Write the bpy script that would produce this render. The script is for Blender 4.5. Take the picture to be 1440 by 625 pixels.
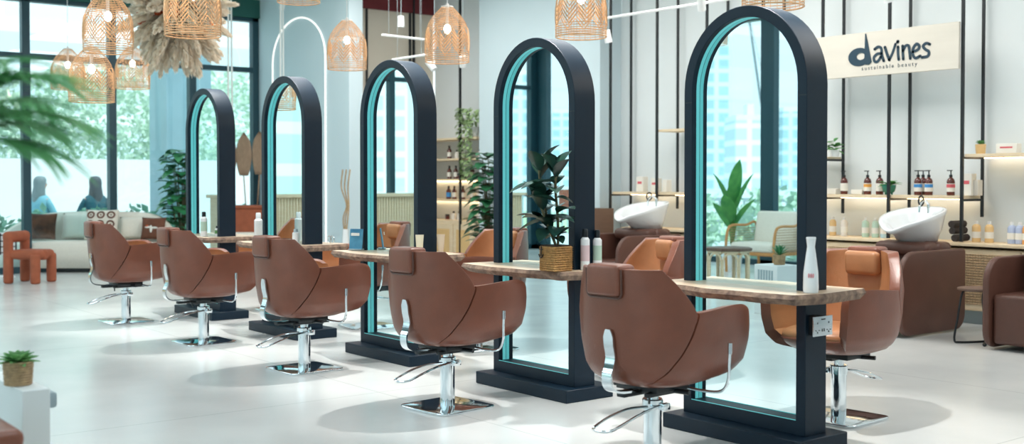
import bpy, bmesh, math, random
from mathutils import Vector, Matrix, noise
from math import pi, sin, cos, radians as R
random.seed(7)
for o in list(bpy.data.objects): bpy.data.objects.remove(o, do_unlink=True)
SC = bpy.context.scene
COL = SC.collection

# ------------------------------------------------------------------ camera
F, CZ, PITCH, CX, CY = 1616.07, 1.36, .0220, 720., 288.277
TH = R(51.7455)
VIEW = Vector((-sin(TH)*cos(PITCH), cos(TH)*cos(PITCH), -sin(PITCH)))
RIGHT = Vector((cos(TH), sin(TH), 0)); UP = RIGHT.cross(VIEW)
EYE = Vector((0, 0, CZ))
cam = bpy.data.cameras.new('camera'); camo = bpy.data.objects.new('camera', cam); COL.objects.link(camo)
camo.location = EYE; camo.rotation_euler = (pi/2-PITCH, 0, TH)
cam.sensor_width = 36; cam.lens = F*36/1440; cam.shift_y = (CY-312.5)/1440
cam.clip_end = 400; cam.dof.use_dof = True; cam.dof.focus_distance = 7.2; cam.dof.aperture_fstop = 2.2
SC.camera = camo
# world points from measurements taken in the photograph (1440 x 625)
def ray(x, y): return VIEW*F + RIGHT*(x-CX) + UP*(CY-y)
def fz(x, y, z=0.): d = ray(x, y); return EYE + d*((z-CZ)/d.z)
def fX(x, y, X): d = ray(x, y); return EYE + d*(X/d.x)
def fY(x, y, Y): d = ray(x, y); return EYE + d*(Y/d.y)

# ------------------------------------------------------------------ light
SC.view_settings.view_transform = 'Standard'; SC.view_settings.look = 'None'
SC.view_settings.gamma = 1; SC.view_settings.use_curve_mapping = False
SC.view_settings.exposure = 0.0
w = bpy.data.worlds.new('world'); SC.world = w; w.use_nodes = True
bg = w.node_tree.nodes['Background']; bg.inputs[0].default_value = (.86, .955, 1.0, 1); bg.inputs[1].default_value = 1.5
def light(name, kind, loc, energy, color=(1,1,1), rot=(0,0,0), **k):
    l = bpy.data.lights.new(name, kind); l.energy = energy; l.color = color
    for a, b in k.items(): setattr(l, a, b)
    o = bpy.data.objects.new(name, l); COL.objects.link(o); o.location = loc; o.rotation_euler = rot
    return o
light('sun', 'SUN', (0,0,20), 3.2, (1,.97,.92), (R(38), 0, R(130)), angle=R(2))
for i, (x, y) in enumerate(((-2.5,2.2),(-7.5,2.2),(-12.5,2.2),(-2.5,8.2),(-7.5,8.0),(-12.5,7.6),(-13.2,-2.0),(-8.5,-2.5))):
    light('fill_area_light', 'AREA', (x, y, 4.15), 115 if y > 5 else 60, (1,.95,.90) if y > 5 else (.90,.96,1), (0,0,0), shape='RECTANGLE', size=3.0, size_y=2.2)  # soft fill lights added below the ceiling, no fixtures behind them

# ------------------------------------------------------------------ materials
def lin(h):
    h = h.lstrip('#'); c = [int(h[i:i+2], 16)/255 for i in (0,2,4)]
    return tuple(((v+.055)/1.055)**2.4 if v > .04045 else v/12.92 for v in c)+(1,)
def mat(name, col, rough=.5, metal=0., var=0., vs=8., bump=0., bs=60., emit=None, es=1., stretch=None, coat=0., col2=None, trans=0.):
    m = bpy.data.materials.new(name); m.use_nodes = True; nt = m.node_tree; b = nt.nodes['Principled BSDF']
    c = lin(col) if isinstance(col, str) else tuple(col)+(1,)
    b.inputs['Base Color'].default_value = c; b.inputs['Roughness'].default_value = rough; b.inputs['Metallic'].default_value = metal
    b.inputs['Coat Weight'].default_value = coat
    if trans: b.inputs['Transmission Weight'].default_value = trans
    tc = nt.nodes.new('ShaderNodeTexCoord'); mp = nt.nodes.new('ShaderNodeMapping'); nt.links.new(tc.outputs['Object'], mp.inputs[0])
    if stretch: mp.inputs['Scale'].default_value = stretch
    if var or col2:
        n = nt.nodes.new('ShaderNodeTexNoise'); n.inputs['Scale'].default_value = vs; n.inputs['Detail'].default_value = 5
        nt.links.new(mp.outputs[0], n.inputs['Vector'])
        r = nt.nodes.new('ShaderNodeValToRGB'); nt.links.new(n.outputs['Fac'], r.inputs[0])
        r.color_ramp.elements[0].position = .3; r.color_ramp.elements[1].position = .7
        c2 = lin(col2) if col2 else tuple(min(1, v*(1+var)) for v in c[:3])+(1,)
        c1 = c if col2 else tuple(v*(1-var) for v in c[:3])+(1,)
        r.color_ramp.elements[0].color = c1; r.color_ramp.elements[1].color = c2
        nt.links.new(r.outputs[0], b.inputs['Base Color'])
    if bump:
        n2 = nt.nodes.new('ShaderNodeTexNoise'); n2.inputs['Scale'].default_value = bs; n2.inputs['Detail'].default_value = 3
        nt.links.new(mp.outputs[0], n2.inputs['Vector'])
        bm_ = nt.nodes.new('ShaderNodeBump'); bm_.inputs['Strength'].default_value = bump; bm_.inputs['Distance'].default_value = .01
        nt.links.new(n2.outputs['Fac'], bm_.inputs['Height']); nt.links.new(bm_.outputs[0], b.inputs['Normal'])
    if emit:
        b.inputs['Emission Color'].default_value = lin(emit); b.inputs['Emission Strength'].default_value = es
    return m
M = {}
M['leather'] = mat('brown_leather', '#7c4836', .33, var=.13, vs=5, bump=.12, bs=140)
M['tan'] = mat('tan_leather', '#b07a54', .36, var=.14, vs=6, bump=.1, bs=140)
M['dkleather'] = mat('dark_brown_leather', '#5a3a30', .45, var=.12, vs=5, bump=.12, bs=150)
M['chrome'] = mat('chrome', '#e4ebef', .08, 1.)
M['brushed'] = mat('brushed_metal', '#c3cbd0', .25, 1.)
M['frame'] = mat('black_frame_paint', '#071f2f', .45, var=.05, vs=3)
M['frame'].node_tree.nodes['Principled BSDF'].inputs['Specular IOR Level'].default_value = .3
M['black'] = mat('black_metal', '#10181d', .4)
M['mirror'] = mat('mirror_silver', '#e4f3f4', .0, 1.)
M['led'] = mat('teal_light_strip', '#3f9a9e', .4, emit='#6fcfd2', es=.55)
M['ledwhite'] = mat('white_light_strip', '#ffffff', .4, emit='#fff6ea', es=1.0)
M['ledwarm'] = mat('warm_light_strip', '#fff0d8', .4, emit='#ffdfae', es=7.)
M['bulb'] = mat('bulb', '#fff6e6', .4, emit='#fff0d8', es=14.)
M['white'] = mat('white_paint', '#e6ebec', .6, var=.015, vs=2)
M['wallpanel'] = mat('wall_panel', '#e2e9eb', .55, var=.02, vs=1.5)
M['cream'] = mat('cream_panel', '#d5ccbd', .6, var=.03, vs=2)
M['column'] = mat('pale_column', '#cddfe6', .6, var=.02, vs=1)
M['ceramic'] = mat('white_ceramic', '#eef2f4', .12, coat=.5)
M['lightwood'] = mat('light_wood', '#ead9bd', .5, col2='#dfc9a4', vs=6, stretch=(1,1,12), bump=.03)
M['slab'] = mat('live_edge_wood', '#dfccb4', .35, col2='#c6a98a', vs=5, stretch=(1.4,9,9), bump=.08, bs=30)
M['bark'] = mat('bark_edge', '#5d4a42', .8, col2='#a08672', vs=22, bump=.8, bs=40)
M['rattan'] = mat('rattan', '#dcb288', .65, var=.2, vs=14)
M['wicker'] = mat('woven_basket', '#bd9259', .75, var=.3, vs=60, bump=.9, bs=90)
M['wickerlt'] = mat('woven_rope', '#b99c78', .8, var=.25, vs=40, bump=.8, bs=70)
M['leaf'] = mat('green_leaf', '#3f8a4c', .45, col2='#6fb35e', vs=6)
M['dkleaf'] = mat('dark_green_leaf', '#173433', .3, col2='#28503f', vs=7)
M['palm'] = mat('palm_leaf', '#5ba873', .5, col2='#8ccb8c', vs=5)
M['succ'] = mat('succulent_leaf', '#5f9a5c', .5, col2='#8dbf7c', vs=12)
M['stem'] = mat('stem', '#6c6446', .7, var=.2)
M['soil'] = mat('soil', '#3a2c22', .9, var=.3, vs=40)
M['sofa'] = mat('boucle_fabric', '#ece6da', .9, var=.04, vs=60, bump=.5, bs=130)
M['terra'] = mat('terracotta', '#a65a3d', .75, var=.12, vs=10, bump=.15)
M['amber'] = mat('amber_bottle', '#5a241c', .15, coat=.4)
M['label'] = mat('white_label', '#e9e7df', .6)
M['lborange'] = mat('orange_label', '#e2a24a', .6)
M['lbblue'] = mat('blue_label', '#3f8fd0', .6)
M['lbpink'] = mat('red_label', '#d5606a', .6)
M['pampas'] = mat('pampas', '#fffaf0', .95, col2='#f0e3d0', vs=12, bump=.9, bs=60)
M['rust'] = mat('rust_flowers', '#d1642e', .9, col2='#a5401f', vs=15, bump=.6)
M['grey'] = mat('grey_plastic', '#9fb0b6', .5)
M['dkgrey'] = mat('dark_grey', '#5a6a72', .6)
M['white2'] = mat('white_plastic', '#f0f3f4', .3)
M['cloth'] = mat('dark_towel', '#3b3634', .95, var=.2, vs=50, bump=.6)
M['redceil'] = mat('dark_red_paint', '#6b2027', .7, var=.08)
M['greenbeam'] = mat('dark_green_beam', '#1d5a52', .6)
M['wframe'] = mat('window_frame_metal', '#1d4450', .4)
M['rope'] = mat('white_rope', '#dfe4e2', .8)
M['dryfan'] = mat('dried_palm_leaf', '#a58b74', .85, var=.2, vs=14, stretch=(8,8,1), bump=.6, bs=20)
M['cushbrown'] = mat('brown_cushion', '#6d4433', .9, var=.2, vs=10, bump=.4)
M['skin'] = mat('skin', '#c79a80', .55)
M['hairdk'] = mat('dark_hair', '#35454d', .6, var=.3, vs=20, stretch=(6,6,1))
M['hairlt'] = mat('ash_hair', '#76878c', .6, var=.25, vs=20, stretch=(6,6,1))
M['shirtlt'] = mat('pale_blue_shirt', '#79b7c9', .85)
M['shirtdk'] = mat('dark_teal_jacket', '#22606f', .85)
def translucent(k, f=.45):
    nt = M[k].node_tree; b = nt.nodes['Principled BSDF']; out = nt.nodes['Material Output']
    tr = nt.nodes.new('ShaderNodeBsdfTranslucent'); mx = nt.nodes.new('ShaderNodeMixShader'); mx.inputs[0].default_value = f
    if b.inputs['Base Color'].links: nt.links.new(b.inputs['Base Color'].links[0].from_socket, tr.inputs[0])
    nt.links.new(b.outputs[0], mx.inputs[1]); nt.links.new(tr.outputs[0], mx.inputs[2]); nt.links.new(mx.outputs[0], out.inputs[0])
for k in ('palm','leaf','succ','pampas'): translucent(k)
def glassmat(name, tint, gloss=.08):
    m = bpy.data.materials.new(name); m.use_nodes = True; nt = m.node_tree; nt.nodes.clear()
    o = nt.nodes.new('ShaderNodeOutputMaterial'); t = nt.nodes.new('ShaderNodeBsdfTransparent'); g = nt.nodes.new('ShaderNodeBsdfGlossy'); mx = nt.nodes.new('ShaderNodeMixShader')
    t.inputs[0].default_value = tint+(1,); g.inputs['Roughness'].default_value = .02; mx.inputs[0].default_value = gloss
    nt.links.new(t.outputs[0], mx.inputs[1]); nt.links.new(g.outputs[0], mx.inputs[2]); nt.links.new(mx.outputs[0], o.inputs[0]); return m
M['glass'] = glassmat('window_glass', (.90,.99,1.0), .05)
# window-like stripes for far buildings
def facade(name, wall, win, sx, sz):
    m = mat(name, wall, .7); nt = m.node_tree; b = nt.nodes['Principled BSDF']
    tc = nt.nodes.new('ShaderNodeTexCoord'); mp = nt.nodes.new('ShaderNodeMapping'); mp.inputs['Rotation'].default_value = (pi/2,0,0)
    br = nt.nodes.new('ShaderNodeTexBrick'); br.offset = 0; br.inputs['Scale'].default_value = 1
    br.inputs['Brick Width'].default_value = sx; br.inputs['Row Height'].default_value = sz; br.inputs['Mortar Size'].default_value = .28; br.inputs['Mortar Smooth'].default_value = 0
    br.inputs['Color1'].default_value = lin(win); br.inputs['Color2'].default_value = lin(win); br.inputs['Mortar'].default_value = lin(wall)
    nt.links.new(tc.outputs['Object'], mp.inputs[0]); nt.links.new(mp.outputs[0], br.inputs[0]); nt.links.new(br.outputs[0], b.inputs['Base Color']); return m
M['facade'] = facade('pale_facade', '#f2f8f9', '#c8dae1', 2.0, 1.9)
M['facade2'] = facade('blue_facade', '#d3e2e8', '#a3c2ce', 1.8, 1.7)
# floor: pale polished concrete
def floor_mat():
    m = mat('polished_concrete', '#d9dad6', .22); nt = m.node_tree; b = nt.nodes['Principled BSDF']
    tc = nt.nodes.new('ShaderNodeTexCoord'); n = nt.nodes.new('ShaderNodeTexNoise'); n.inputs['Scale'].default_value = .8; n.inputs['Detail'].default_value = 8
    nt.links.new(tc.outputs['Object'], n.inputs['Vector'])
    r = nt.nodes.new('ShaderNodeValToRGB'); r.color_ramp.elements[0].position = .3; r.color_ramp.elements[1].position = .72
    r.color_ramp.elements[0].color = lin('#c9cdcd'); r.color_ramp.elements[1].color = lin('#dcdedc'); nt.links.new(n.outputs['Fac'], r.inputs[0])
    br = nt.nodes.new('ShaderNodeTexBrick'); br.offset = 0; br.inputs['Scale'].default_value = 1; br.inputs['Brick Width'].default_value = 3.2; br.inputs['Row Height'].default_value = 3.2
    br.inputs['Mortar Size'].default_value = .004; br.inputs['Mortar'].default_value = (.72,.74,.74,1); br.inputs['Color1'].default_value = (1,1,1,1); br.inputs['Color2'].default_value = (1,1,1,1)
    mp = nt.nodes.new('ShaderNodeMapping'); mp.inputs['Location'].default_value = (2.02,-.9,0); nt.links.new(tc.outputs['Object'], mp.inputs[0]); nt.links.new(mp.outputs[0], br.inputs[0])
    mx = nt.nodes.new('ShaderNodeMixRGB'); mx.blend_type = 'MULTIPLY'; mx.inputs[0].default_value = 1
    nt.links.new(r.outputs[0], mx.inputs[1]); nt.links.new(br.outputs[0], mx.inputs[2]); nt.links.new(mx.outputs[0], b.inputs['Base Color'])
    r2 = nt.nodes.new('ShaderNodeMapRange'); r2.inputs['To Min'].default_value = .14; r2.inputs['To Max'].default_value = .32; nt.links.new(n.outputs['Fac'], r2.inputs['Value']); nt.links.new(r2.outputs[0], b.inputs['Roughness'])
    return m
M['floor'] = floor_mat()

# ------------------------------------------------------------------ mesh helpers
def finish(bm, name, m, parent=None, loc=None, sharp=.7, smooth=True):
    bmesh.ops.recalc_face_normals(bm, faces=bm.faces)
    if smooth:
        for f in bm.faces: f.smooth = True
        for e in bm.edges:
            if len(e.link_faces) == 2 and e.calc_face_angle(0) > sharp: e.smooth = False
    me = bpy.data.meshes.new(name); bm.to_mesh(me); bm.free()
    for x in (m if isinstance(m, (list, tuple)) else [m]): me.materials.append(M[x] if isinstance(x, str) else x)
    o = bpy.data.objects.new(name, me); COL.objects.link(o)
    if parent: o.parent = parent
    if loc is not None: o.location = loc
    return o
def addbox(bm, c, s, rot=None, mi=0, bev=0, seg=2):
    """axis box, centre c, size s, optional bevel"""
    t = bmesh.new(); bmesh.ops.create_cube(t, size=1)
    bmesh.ops.scale(t, vec=s, verts=t.verts)
    if bev: bmesh.ops.bevel(t, geom=list(t.edges), offset=bev, segments=seg, profile=.5, affect='EDGES')
    mtx = Matrix.Translation(c) @ (rot.to_4x4() if rot else Matrix.Identity(4))
    bmesh.ops.transform(t, matrix=mtx, verts=t.verts)
    merge(bm, t, mi)
def merge(bm, t, mi=0):
    mp = {v: bm.verts.new(v.co) for v in t.verts}
    for f in t.faces:
        try: nf = bm.faces.new([mp[v] for v in f.verts]); nf.material_index = mi
        except ValueError: pass
    t.free()
def loft(bm, rings, cap0=True, cap1=True, mi=0, closed=True):
    vr = [[bm.verts.new(p) for p in r] for r in rings]; n = len(vr[0])
    for a, b in zip(vr[:-1], vr[1:]):
        for i in range(n if closed else n-1):
            j = (i+1) % n
            try: bm.faces.new((a[i], a[j], b[j], b[i])).material_index = mi
            except ValueError: pass
    if cap0: bm.faces.new(vr[0][::-1]).material_index = mi
    if cap1: bm.faces.new(vr[-1]).material_index = mi
def lathe(bm, prof, c=(0,0,0), n=24, mi=0, cap0=True, cap1=True):
    c = Vector(c)
    loft(bm, [[c+Vector((r*cos(2*pi*i/n), r*sin(2*pi*i/n), z)) for i in range(n)] for r, z in prof], cap0, cap1, mi)
def tube(bm, pts, r, n=8, mi=0, closed=False, flat=None):
    pts = [Vector(p) for p in pts]; rings = []; up = Vector((0,0,1)); N = len(pts); prev = None
    for i, p in enumerate(pts):
        a = pts[(i-1) % N] if (closed or i > 0) else p; b = pts[(i+1) % N] if (closed or i < N-1) else p
        t = (b-a).normalized()
        if prev is None: s = t.cross(up); s = s if s.length > .05 else t.cross(Vector((1,0,0)))
        else: s = prev - t*prev.dot(t)
        s.normalize(); prev = s; u = s.cross(t)
        rr = r[i] if isinstance(r, (list, tuple)) else r
        fx, fy = flat or (1, 1)
        rings.append([p + s*cos(2*pi*k/n)*rr*fx + u*sin(2*pi*k/n)*rr*fy for k in range(n)])
    if closed: loft(bm, rings+[rings[0]], False, False, mi)
    else: loft(bm, rings, True, True, mi)
def spl(pts, k=6):
    """Catmull-Rom through pts"""
    P = [Vector(p) for p in pts]; P = [P[0]*2-P[1]]+P+[P[-1]*2-P[-2]]; out = []
    for i in range(1, len(P)-2):
        for j in range(k):
            t = j/k; a, b, c, d = P[i-1:i+3]
            out.append(.5*((2*b)+(c-a)*t+(2*a-5*b+4*c-d)*t*t+(3*b-a-3*c+d)*t**3))
    return out+[P[-2]]
def itp(tab, z):
    if z <= tab[0][0]: return tab[0][1]
    for (a, b), (c, d) in zip(tab[:-1], tab[1:]):
        if z <= c: return b+(d-b)*(z-a)/(c-a)
    return tab[-1][1]
def sring(a, yb, yf, z, n=36, e=.75, zf=None):
    out = []
    for i in range(n):
        t = 2*pi*i/n; x = a*math.copysign(abs(cos(t))**e, cos(t)); s = math.copysign(abs(sin(t))**e, sin(t))
        y = s*yf if s > 0 else s*yb
        out.append(Vector((x, y, z+(zf(x, y) if zf else 0))))
    return out
def ell(bm, c, r, n=12, m=8, mi=0, rot=None):
    t = bmesh.new(); bmesh.ops.create_uvsphere(t, u_segments=n, v_segments=m, radius=1)
    bmesh.ops.transform(t, matrix=Matrix.Translation(c) @ (rot.to_4x4() if rot else Matrix.Identity(4)) @ Matrix.Diagonal((*r, 1)), verts=t.verts)
    merge(bm, t, mi)
def prism(bm, outline, axis, a, b, mi=0, bev=0):
    """outline of 2D points extruded along axis ('x': (y,z), 'y': (x,z), 'z': (x,y))"""
    def P(u, v, w): return {'x': Vector((w,u,v)), 'y': Vector((u,w,v)), 'z': Vector((u,v,w))}[axis]
    t = bmesh.new(); v0 = [t.verts.new(P(u, v, a)) for u, v in outline]; v1 = [t.verts.new(P(u, v, b)) for u, v in outline]
    f0 = t.faces.new(v0); f1 = t.faces.new(v1[::-1]); n = len(v0)
    for i in range(n): t.faces.new((v0[i], v0[(i+1) % n], v1[(i+1) % n], v1[i]))
    bmesh.ops.recalc_face_normals(t, faces=t.faces)
    if bev:
        ed = list(set(list(f0.edges)+list(f1.edges))); bmesh.ops.bevel(t, geom=ed, offset=bev, segments=3, profile=.5, affect='EDGES')
    merge(bm, t, mi)
def rrect(x0, x1, z0, z1, rs, n=7):
    """rounded rectangle outline; rs radii for (x0z0, x1z0, x1z1, x0z1)"""
    out = []
    for (cx, cz, a0), r in zip(((x0,z0,pi),(x1,z0,1.5*pi),(x1,z1,0),(x0,z1,.5*pi)), rs):
        ox = cx+(r if cx == x0 else -r); oz = cz+(r if cz == z0 else -r)
        for i in range(n+1):
            a = a0+pi/2*i/n; out.append((ox+r*cos(a), oz+r*sin(a)))
    return out
def subd(o, lv=1):
    s = o.modifiers.new('subd', 'SUBSURF'); s.levels = lv; s.render_levels = lv; return o
def B(): return bmesh.new()
def box(name, m, c, s, parent=None, bev=0, rot=None, seg=2):
    bm = B(); addbox(bm, (0,0,0), s, rot, 0, bev, seg); return finish(bm, name, m, parent, Vector(c))
def bx(name, m, x0, x1, y0, y1, z0, z1, parent=None, bev=0):
    return box(name, m, ((x0+x1)/2,(y0+y1)/2,(z0+z1)/2), (abs(x1-x0),abs(y1-y0),abs(z1-z0)), parent, bev)
def thing(name, label, cat, loc=(0,0,0), rz=0, group=None):
    o = bpy.data.objects.new(name, None); COL.objects.link(o); o.empty_display_size = .1
    o.location = loc; o.rotation_euler = (0,0,rz); o['label'] = label; o['category'] = cat
    if group: o['group'] = group
    return o
def tag(o, label, cat, group=None, kind=None):
    o['label'] = label; o['category'] = cat
    if group: o['group'] = group
    if kind: o['kind'] = kind
    return o
def struct(o): o['kind'] = 'structure'; return o
def kids(o): return [c for c in bpy.data.objects if c.parent == o]
def dup(root, loc, rz=None, label=None, group=None, scale=None):
    def cp(o, par):
        c = o.copy(); COL.objects.link(c); c.parent = par
        for ch in kids(o): cp(ch, c)
        return c
    r = cp(root, None); r.location = loc
    if rz is not None: r.rotation_euler = (0,0,rz)
    if label: r['label'] = label
    if group: r['group'] = group
    if scale: r.scale = (scale,)*3
    return r

# ------------------------------------------------------------------ room shell
XW, YB, YF, XR, ZC = -17.5, 10.42, -5.0, 2.6, 4.3
struct(bx('floor', 'floor', XW-.1, XR+.1, YF-.1, YB+.6, -.1, 0))
struct(bx('ceiling', 'white', XW-.1, XR+.1, YF-.1, YB+.6, ZC, ZC+.12))
bm = B()
addbox(bm, ((-13.0+XR)/2-1.1, YB+.1, ZC/2), (XR+15.2, .2, ZC))
for z in (1.9, 2.75): pass
struct(finish(bm, 'wall_back', 'wallpanel'))
struct(bx('wall_right', 'white', XR, XR+.15, YF, YB+.2, 0, ZC))
# cream panelled wall that closes the niche, with a dark red band at its top
struct(bx('wall_niche', 'cream', -15.45, -15.25, 8.65, YB, 0, 3.98))
struct(bx('trim_1', 'redceil', -15.47, -15.2, 8.55, YB, 3.98, ZC))
for i, y in enumerate((9.18, 9.97)):
    struct(bx('trim_%d' % (i+2), 'black', -15.25, -15.225, y-.015, y+.015, 0, 3.98))
# partition with glowing arch
struct(bx('wall_partition', 'column', XW, -14.52, 8.45, 8.68, 0, ZC))
# pilaster in front of the back wall
struct(bx('wall_pilaster', 'column', -13.52, -10.92, 10.05, YB, 0, ZC))
# window walls ------------------------------------------------------------
def window_wall(nm, axis, fixed, a0, a1, mull, top, transom, nrm, wide=None):
    """frames + glass in one opening; axis 'x' = wall at X=fixed running along Y"""
    def bxx(name, m, u0, u1, z0, z1, d=.07, par=None):
        if axis == 'x': return bx(name, m, fixed-d, fixed+d, u0, u1, z0, z1, par)
        return bx(name, m, u0, u1, fixed-d, fixed+d, z0, z1, par)
    g = bxx(nm, 'glass', a0, a1, .08, top, .006); struct(g)
    bm = B()
    def add(u0, u1, z0, z1, d=.07):
        if axis == 'x': addbox(bm, (0,(u0+u1)/2-(a0+a1)/2,(z0+z1)/2-(.08+top)/2), (2*d,u1-u0,z1-z0), bev=.004, seg=1)
        else: addbox(bm, ((u0+u1)/2-(a0+a1)/2,0,(z0+z1)/2-(.08+top)/2), (u1-u0,2*d,z1-z0), bev=.004, seg=1)
    for x in mull:
        wd = (wide or {}).get(x, .055); add(x-wd, x+wd, 0, top)
    add(a0, a1, 0, .09); add(a0, a1, top-.06, top)
    for z in transom: add(a0, a1, z-.04, z+.04, .06)
    finish(bm, 'window_frame', 'wframe', g)
    return g
window_wall('window_1', 'x', XW, YF, 8.45, (-4.9,-3.2,-1.6,0,1.6,3.2,4.80,6.05,7.32,8.40), 4.0, (3.155,), 1, {-4.9:.12})
window_wall('window_2', 'y', YF, XW, XR, (-17.3,-15.2,-13.4,-11.74,-9.6,-7.4,-5.2,-3,-.8,1.4), 3.95, (), 1, {-11.74:.13,-17.3:.14})
struct(bx('wall_left', 'greenbeam', XW-.12, XW+.12, YF, 8.45, 4.0, ZC))
struct(bx('wall_front', 'greenbeam', XW-.12, XR, YF-.12, YF+.12, 3.95, ZC))
# LED arch line on partition (its own tube of light)
def arch_pts(xc, w, zs, zt, z0, n=24):
    p = [(xc-w, 0, z0)]
    p += [(xc+w*cos(pi-pi*i/n), 0, zs+(zt-zs)*sin(pi*i/n)) for i in range(n+1)]
    return p+[(xc+w, 0, z0)]
bm = B(); tube(bm, arch_pts(0, .86, 3.2, 3.86, .05), .0095, 8)
tag(finish(bm, 'arch_light', 'ledwhite', None, (-16.05, 8.435, 0)), 'thin glowing white arch line on the pale partition wall', 'light')

# ------------------------------------------------------------------ outdoors
M['pave'] = mat('outdoor_paving', '#cfdcdc', .8, var=.05)
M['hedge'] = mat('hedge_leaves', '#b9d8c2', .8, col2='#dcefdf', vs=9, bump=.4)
M['bush'] = mat('bush_leaves', '#7fb8a2', .8, col2='#a9d6c0', vs=9)
struct(bx('ground', 'pave', -260, 40, -260, 60, -.5, -.11))
tag(bx('garden_wall', 'white', -24.2, -23.9, -2, 12.0, -.1, 1.78), 'long white garden wall outside the left window', 'wall')
def foliage(name, m, c, r, n, ls, seed, parent=None, fill=.3):
    rd = random.Random(seed); bm = B()
    for i in range(n):
        u = rd.uniform(-1,1); a = rd.uniform(0, 2*pi); q = math.sqrt(1-u*u); rr = rd.uniform(fill,1)**.5
        p = Vector((q*cos(a)*r[0]*rr, q*sin(a)*r[1]*rr, u*r[2]*rr)); L = ls*rd.uniform(.6,1.3)
        d = Vector((rd.uniform(-1,1), rd.uniform(-1,1), rd.uniform(-.6,1))).normalized(); s = d.cross(Vector((rd.uniform(-1,1),rd.uniform(-1,1),.3))).normalized()*L*.3
        v = [bm.verts.new(x) for x in (p, p+d*L*.5+s, p+d*L, p+d*L*.5-s)]
        bm.faces.new(v)
    return finish(bm, name, m, parent, Vector(c), smooth=False)
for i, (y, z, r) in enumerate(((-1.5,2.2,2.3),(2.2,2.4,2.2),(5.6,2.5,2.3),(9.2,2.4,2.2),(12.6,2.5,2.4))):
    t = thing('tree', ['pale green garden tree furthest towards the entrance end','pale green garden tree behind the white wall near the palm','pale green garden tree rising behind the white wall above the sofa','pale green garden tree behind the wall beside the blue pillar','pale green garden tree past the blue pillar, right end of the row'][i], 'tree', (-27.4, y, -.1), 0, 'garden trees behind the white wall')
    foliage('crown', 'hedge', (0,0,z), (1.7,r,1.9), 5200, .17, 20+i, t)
    bm = B(); tube(bm, [(0,0,0),(.05,0,1.0),(0,0,1.9)], [.13,.1,.07]); finish(bm, 'trunk', 'stem', t)
for i, (y, s) in enumerate(((4.5,.5),(5.3,.5),(6.1,.5),(6.9,.5),(7.7,.5),(8.5,.5))):
    t = tag(foliage('bush', 'bush', (-18.6, y, .40), (.3,s*.76,.5), 420, .16, 60+i), ['low leafy bush outside the window behind the sofa back', 'low bush outside in front of the person in pale blue', 'low bush outside left of the person in the dark jacket','low bush outside under the person in the dark jacket','low bush outside to the left of the indoor tree','low bush outside behind the indoor fiddle leaf plant'][i], 'bush', 'low bushes outside the left window')
t = tag(bx('pillar', mat('blue_grey_cladding', '#8fb2bf', .35, var=.08, vs=2), -20.2, -19.4, 7.66, 8.48, -.1, 5), 'broad blue-grey pillar standing outside the left window', 'pillar')
def building(lb, c, s, m, rz=0):
    b = thing('building', lb, 'building', (c[0], c[1], -.1), rz)
    bm = B(); addbox(bm, (0,0,s[2]/2), s); finish(bm, 'facade', m, b, smooth=False)
    bm = B(); addbox(bm, (0,0,s[2]+.3), (s[0]*.96,s[1]*.96,.6)); addbox(bm, (s[0]*.2,0,s[2]+1.2), (s[0]*.25,s[1]*.3,1.6)); finish(bm, 'roof', 'white', b, smooth=False)
building('long pale building beyond the garden trees, seen above the window transom', (-52, 6, 0), (10,44,7.2), 'facade')
def city(lb, px0, px1, ytop, d, m):
    """a block far beyond the front windows, seen by way of the mirrors"""
    p = EYE+ray((px0+px1)/2, 252.7)*(d/F); h = 1.36+(252.7-ytop)/F*d
    building(lb, (p.x, 9.434-p.y, 0), ((px1-px0)/F*d, 7, h), m, -TH)
city('tall blue glass tower mirrored at the left of the nearest arch', 978, 1023, 55, 150, 'facade2')
city('low pale block mirrored between tower and mullion in the nearest arch', 1026, 1064, 170, 135, 'facade')
city('low grey-blue block mirrored right of the mullion in the nearest arch', 1092, 1150, 158, 160, 'facade2')
city('stepped pale tower mirrored at the left of the second arch', 680, 744, 108, 150, 'facade2')
city('lower pale block mirrored left of the mullion in the second arch', 738, 770, 148, 180, 'facade')
city('hazy pale block mirrored right of the mullion in the second arch', 776, 830, 160, 200, 'facade2')
city('pale block mirrored over the counter in the third arch', 520, 578, 128, 110, 'facade')
cp = EYE+ray(1074, 252.7)*(150/F)
t = thing('tower_crane', 'thin luffing crane standing beside the glass tower', 'crane', (cp.x, 9.434-cp.y, -.1), -TH)
bm = B(); tube(bm, [(0,0,0),(0,0,9)], .22, 4); addbox(bm, (.6,0,8.6), (2,1,1)); finish(bm, 'mast', 'dkgrey', t)
bm = B(); tube(bm, [(0,0,8.8),(-2.1,0,23)], .13, 4); tube(bm, [(1.2,0,9.4),(-2.1,0,23)], .03, 4); finish(bm, 'jib', 'dkgrey', t)
t = thing('street_railing', 'pale street railing beyond the front window bushes', 'railing', (-16, -11, -.1))
bm = B(); addbox(bm, (0,0,1.0), (22,.06,.08)); addbox(bm, (0,0,.5), (22,.05,.05)); finish(bm, 'rail', 'grey', t)
bm = B()
for i in range(90): addbox(bm, (-10.9+.245*i,0,.55), (.035,.035,.95))
finish(bm, 'balusters', 'grey', t)
tag(bx('lawn', mat('pale_lawn','#b7d8a8',.9,var=.1,vs=3), -60, -5, -24, -11.5, -.109, -.09), 'strip of pale green lawn beyond the railing', 'lawn')
for i, (x, y) in enumerate(((-13.5,-7.4),(-11,-7.6),(-8.5,-7.5),(-16,-7.5))):
    tag(foliage('garden_bush', 'hedge', (x, y, .5), (1.1,.6,.75), 700, .2, 90+i), ['pale green bush outside behind the rattan armchair','pale green bush outside to the right of the broad mullion','pale green bush outside at the far right of the front window','pale green bush outside at the window corner'][i], 'bush', 'bushes outside the front window')
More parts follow.
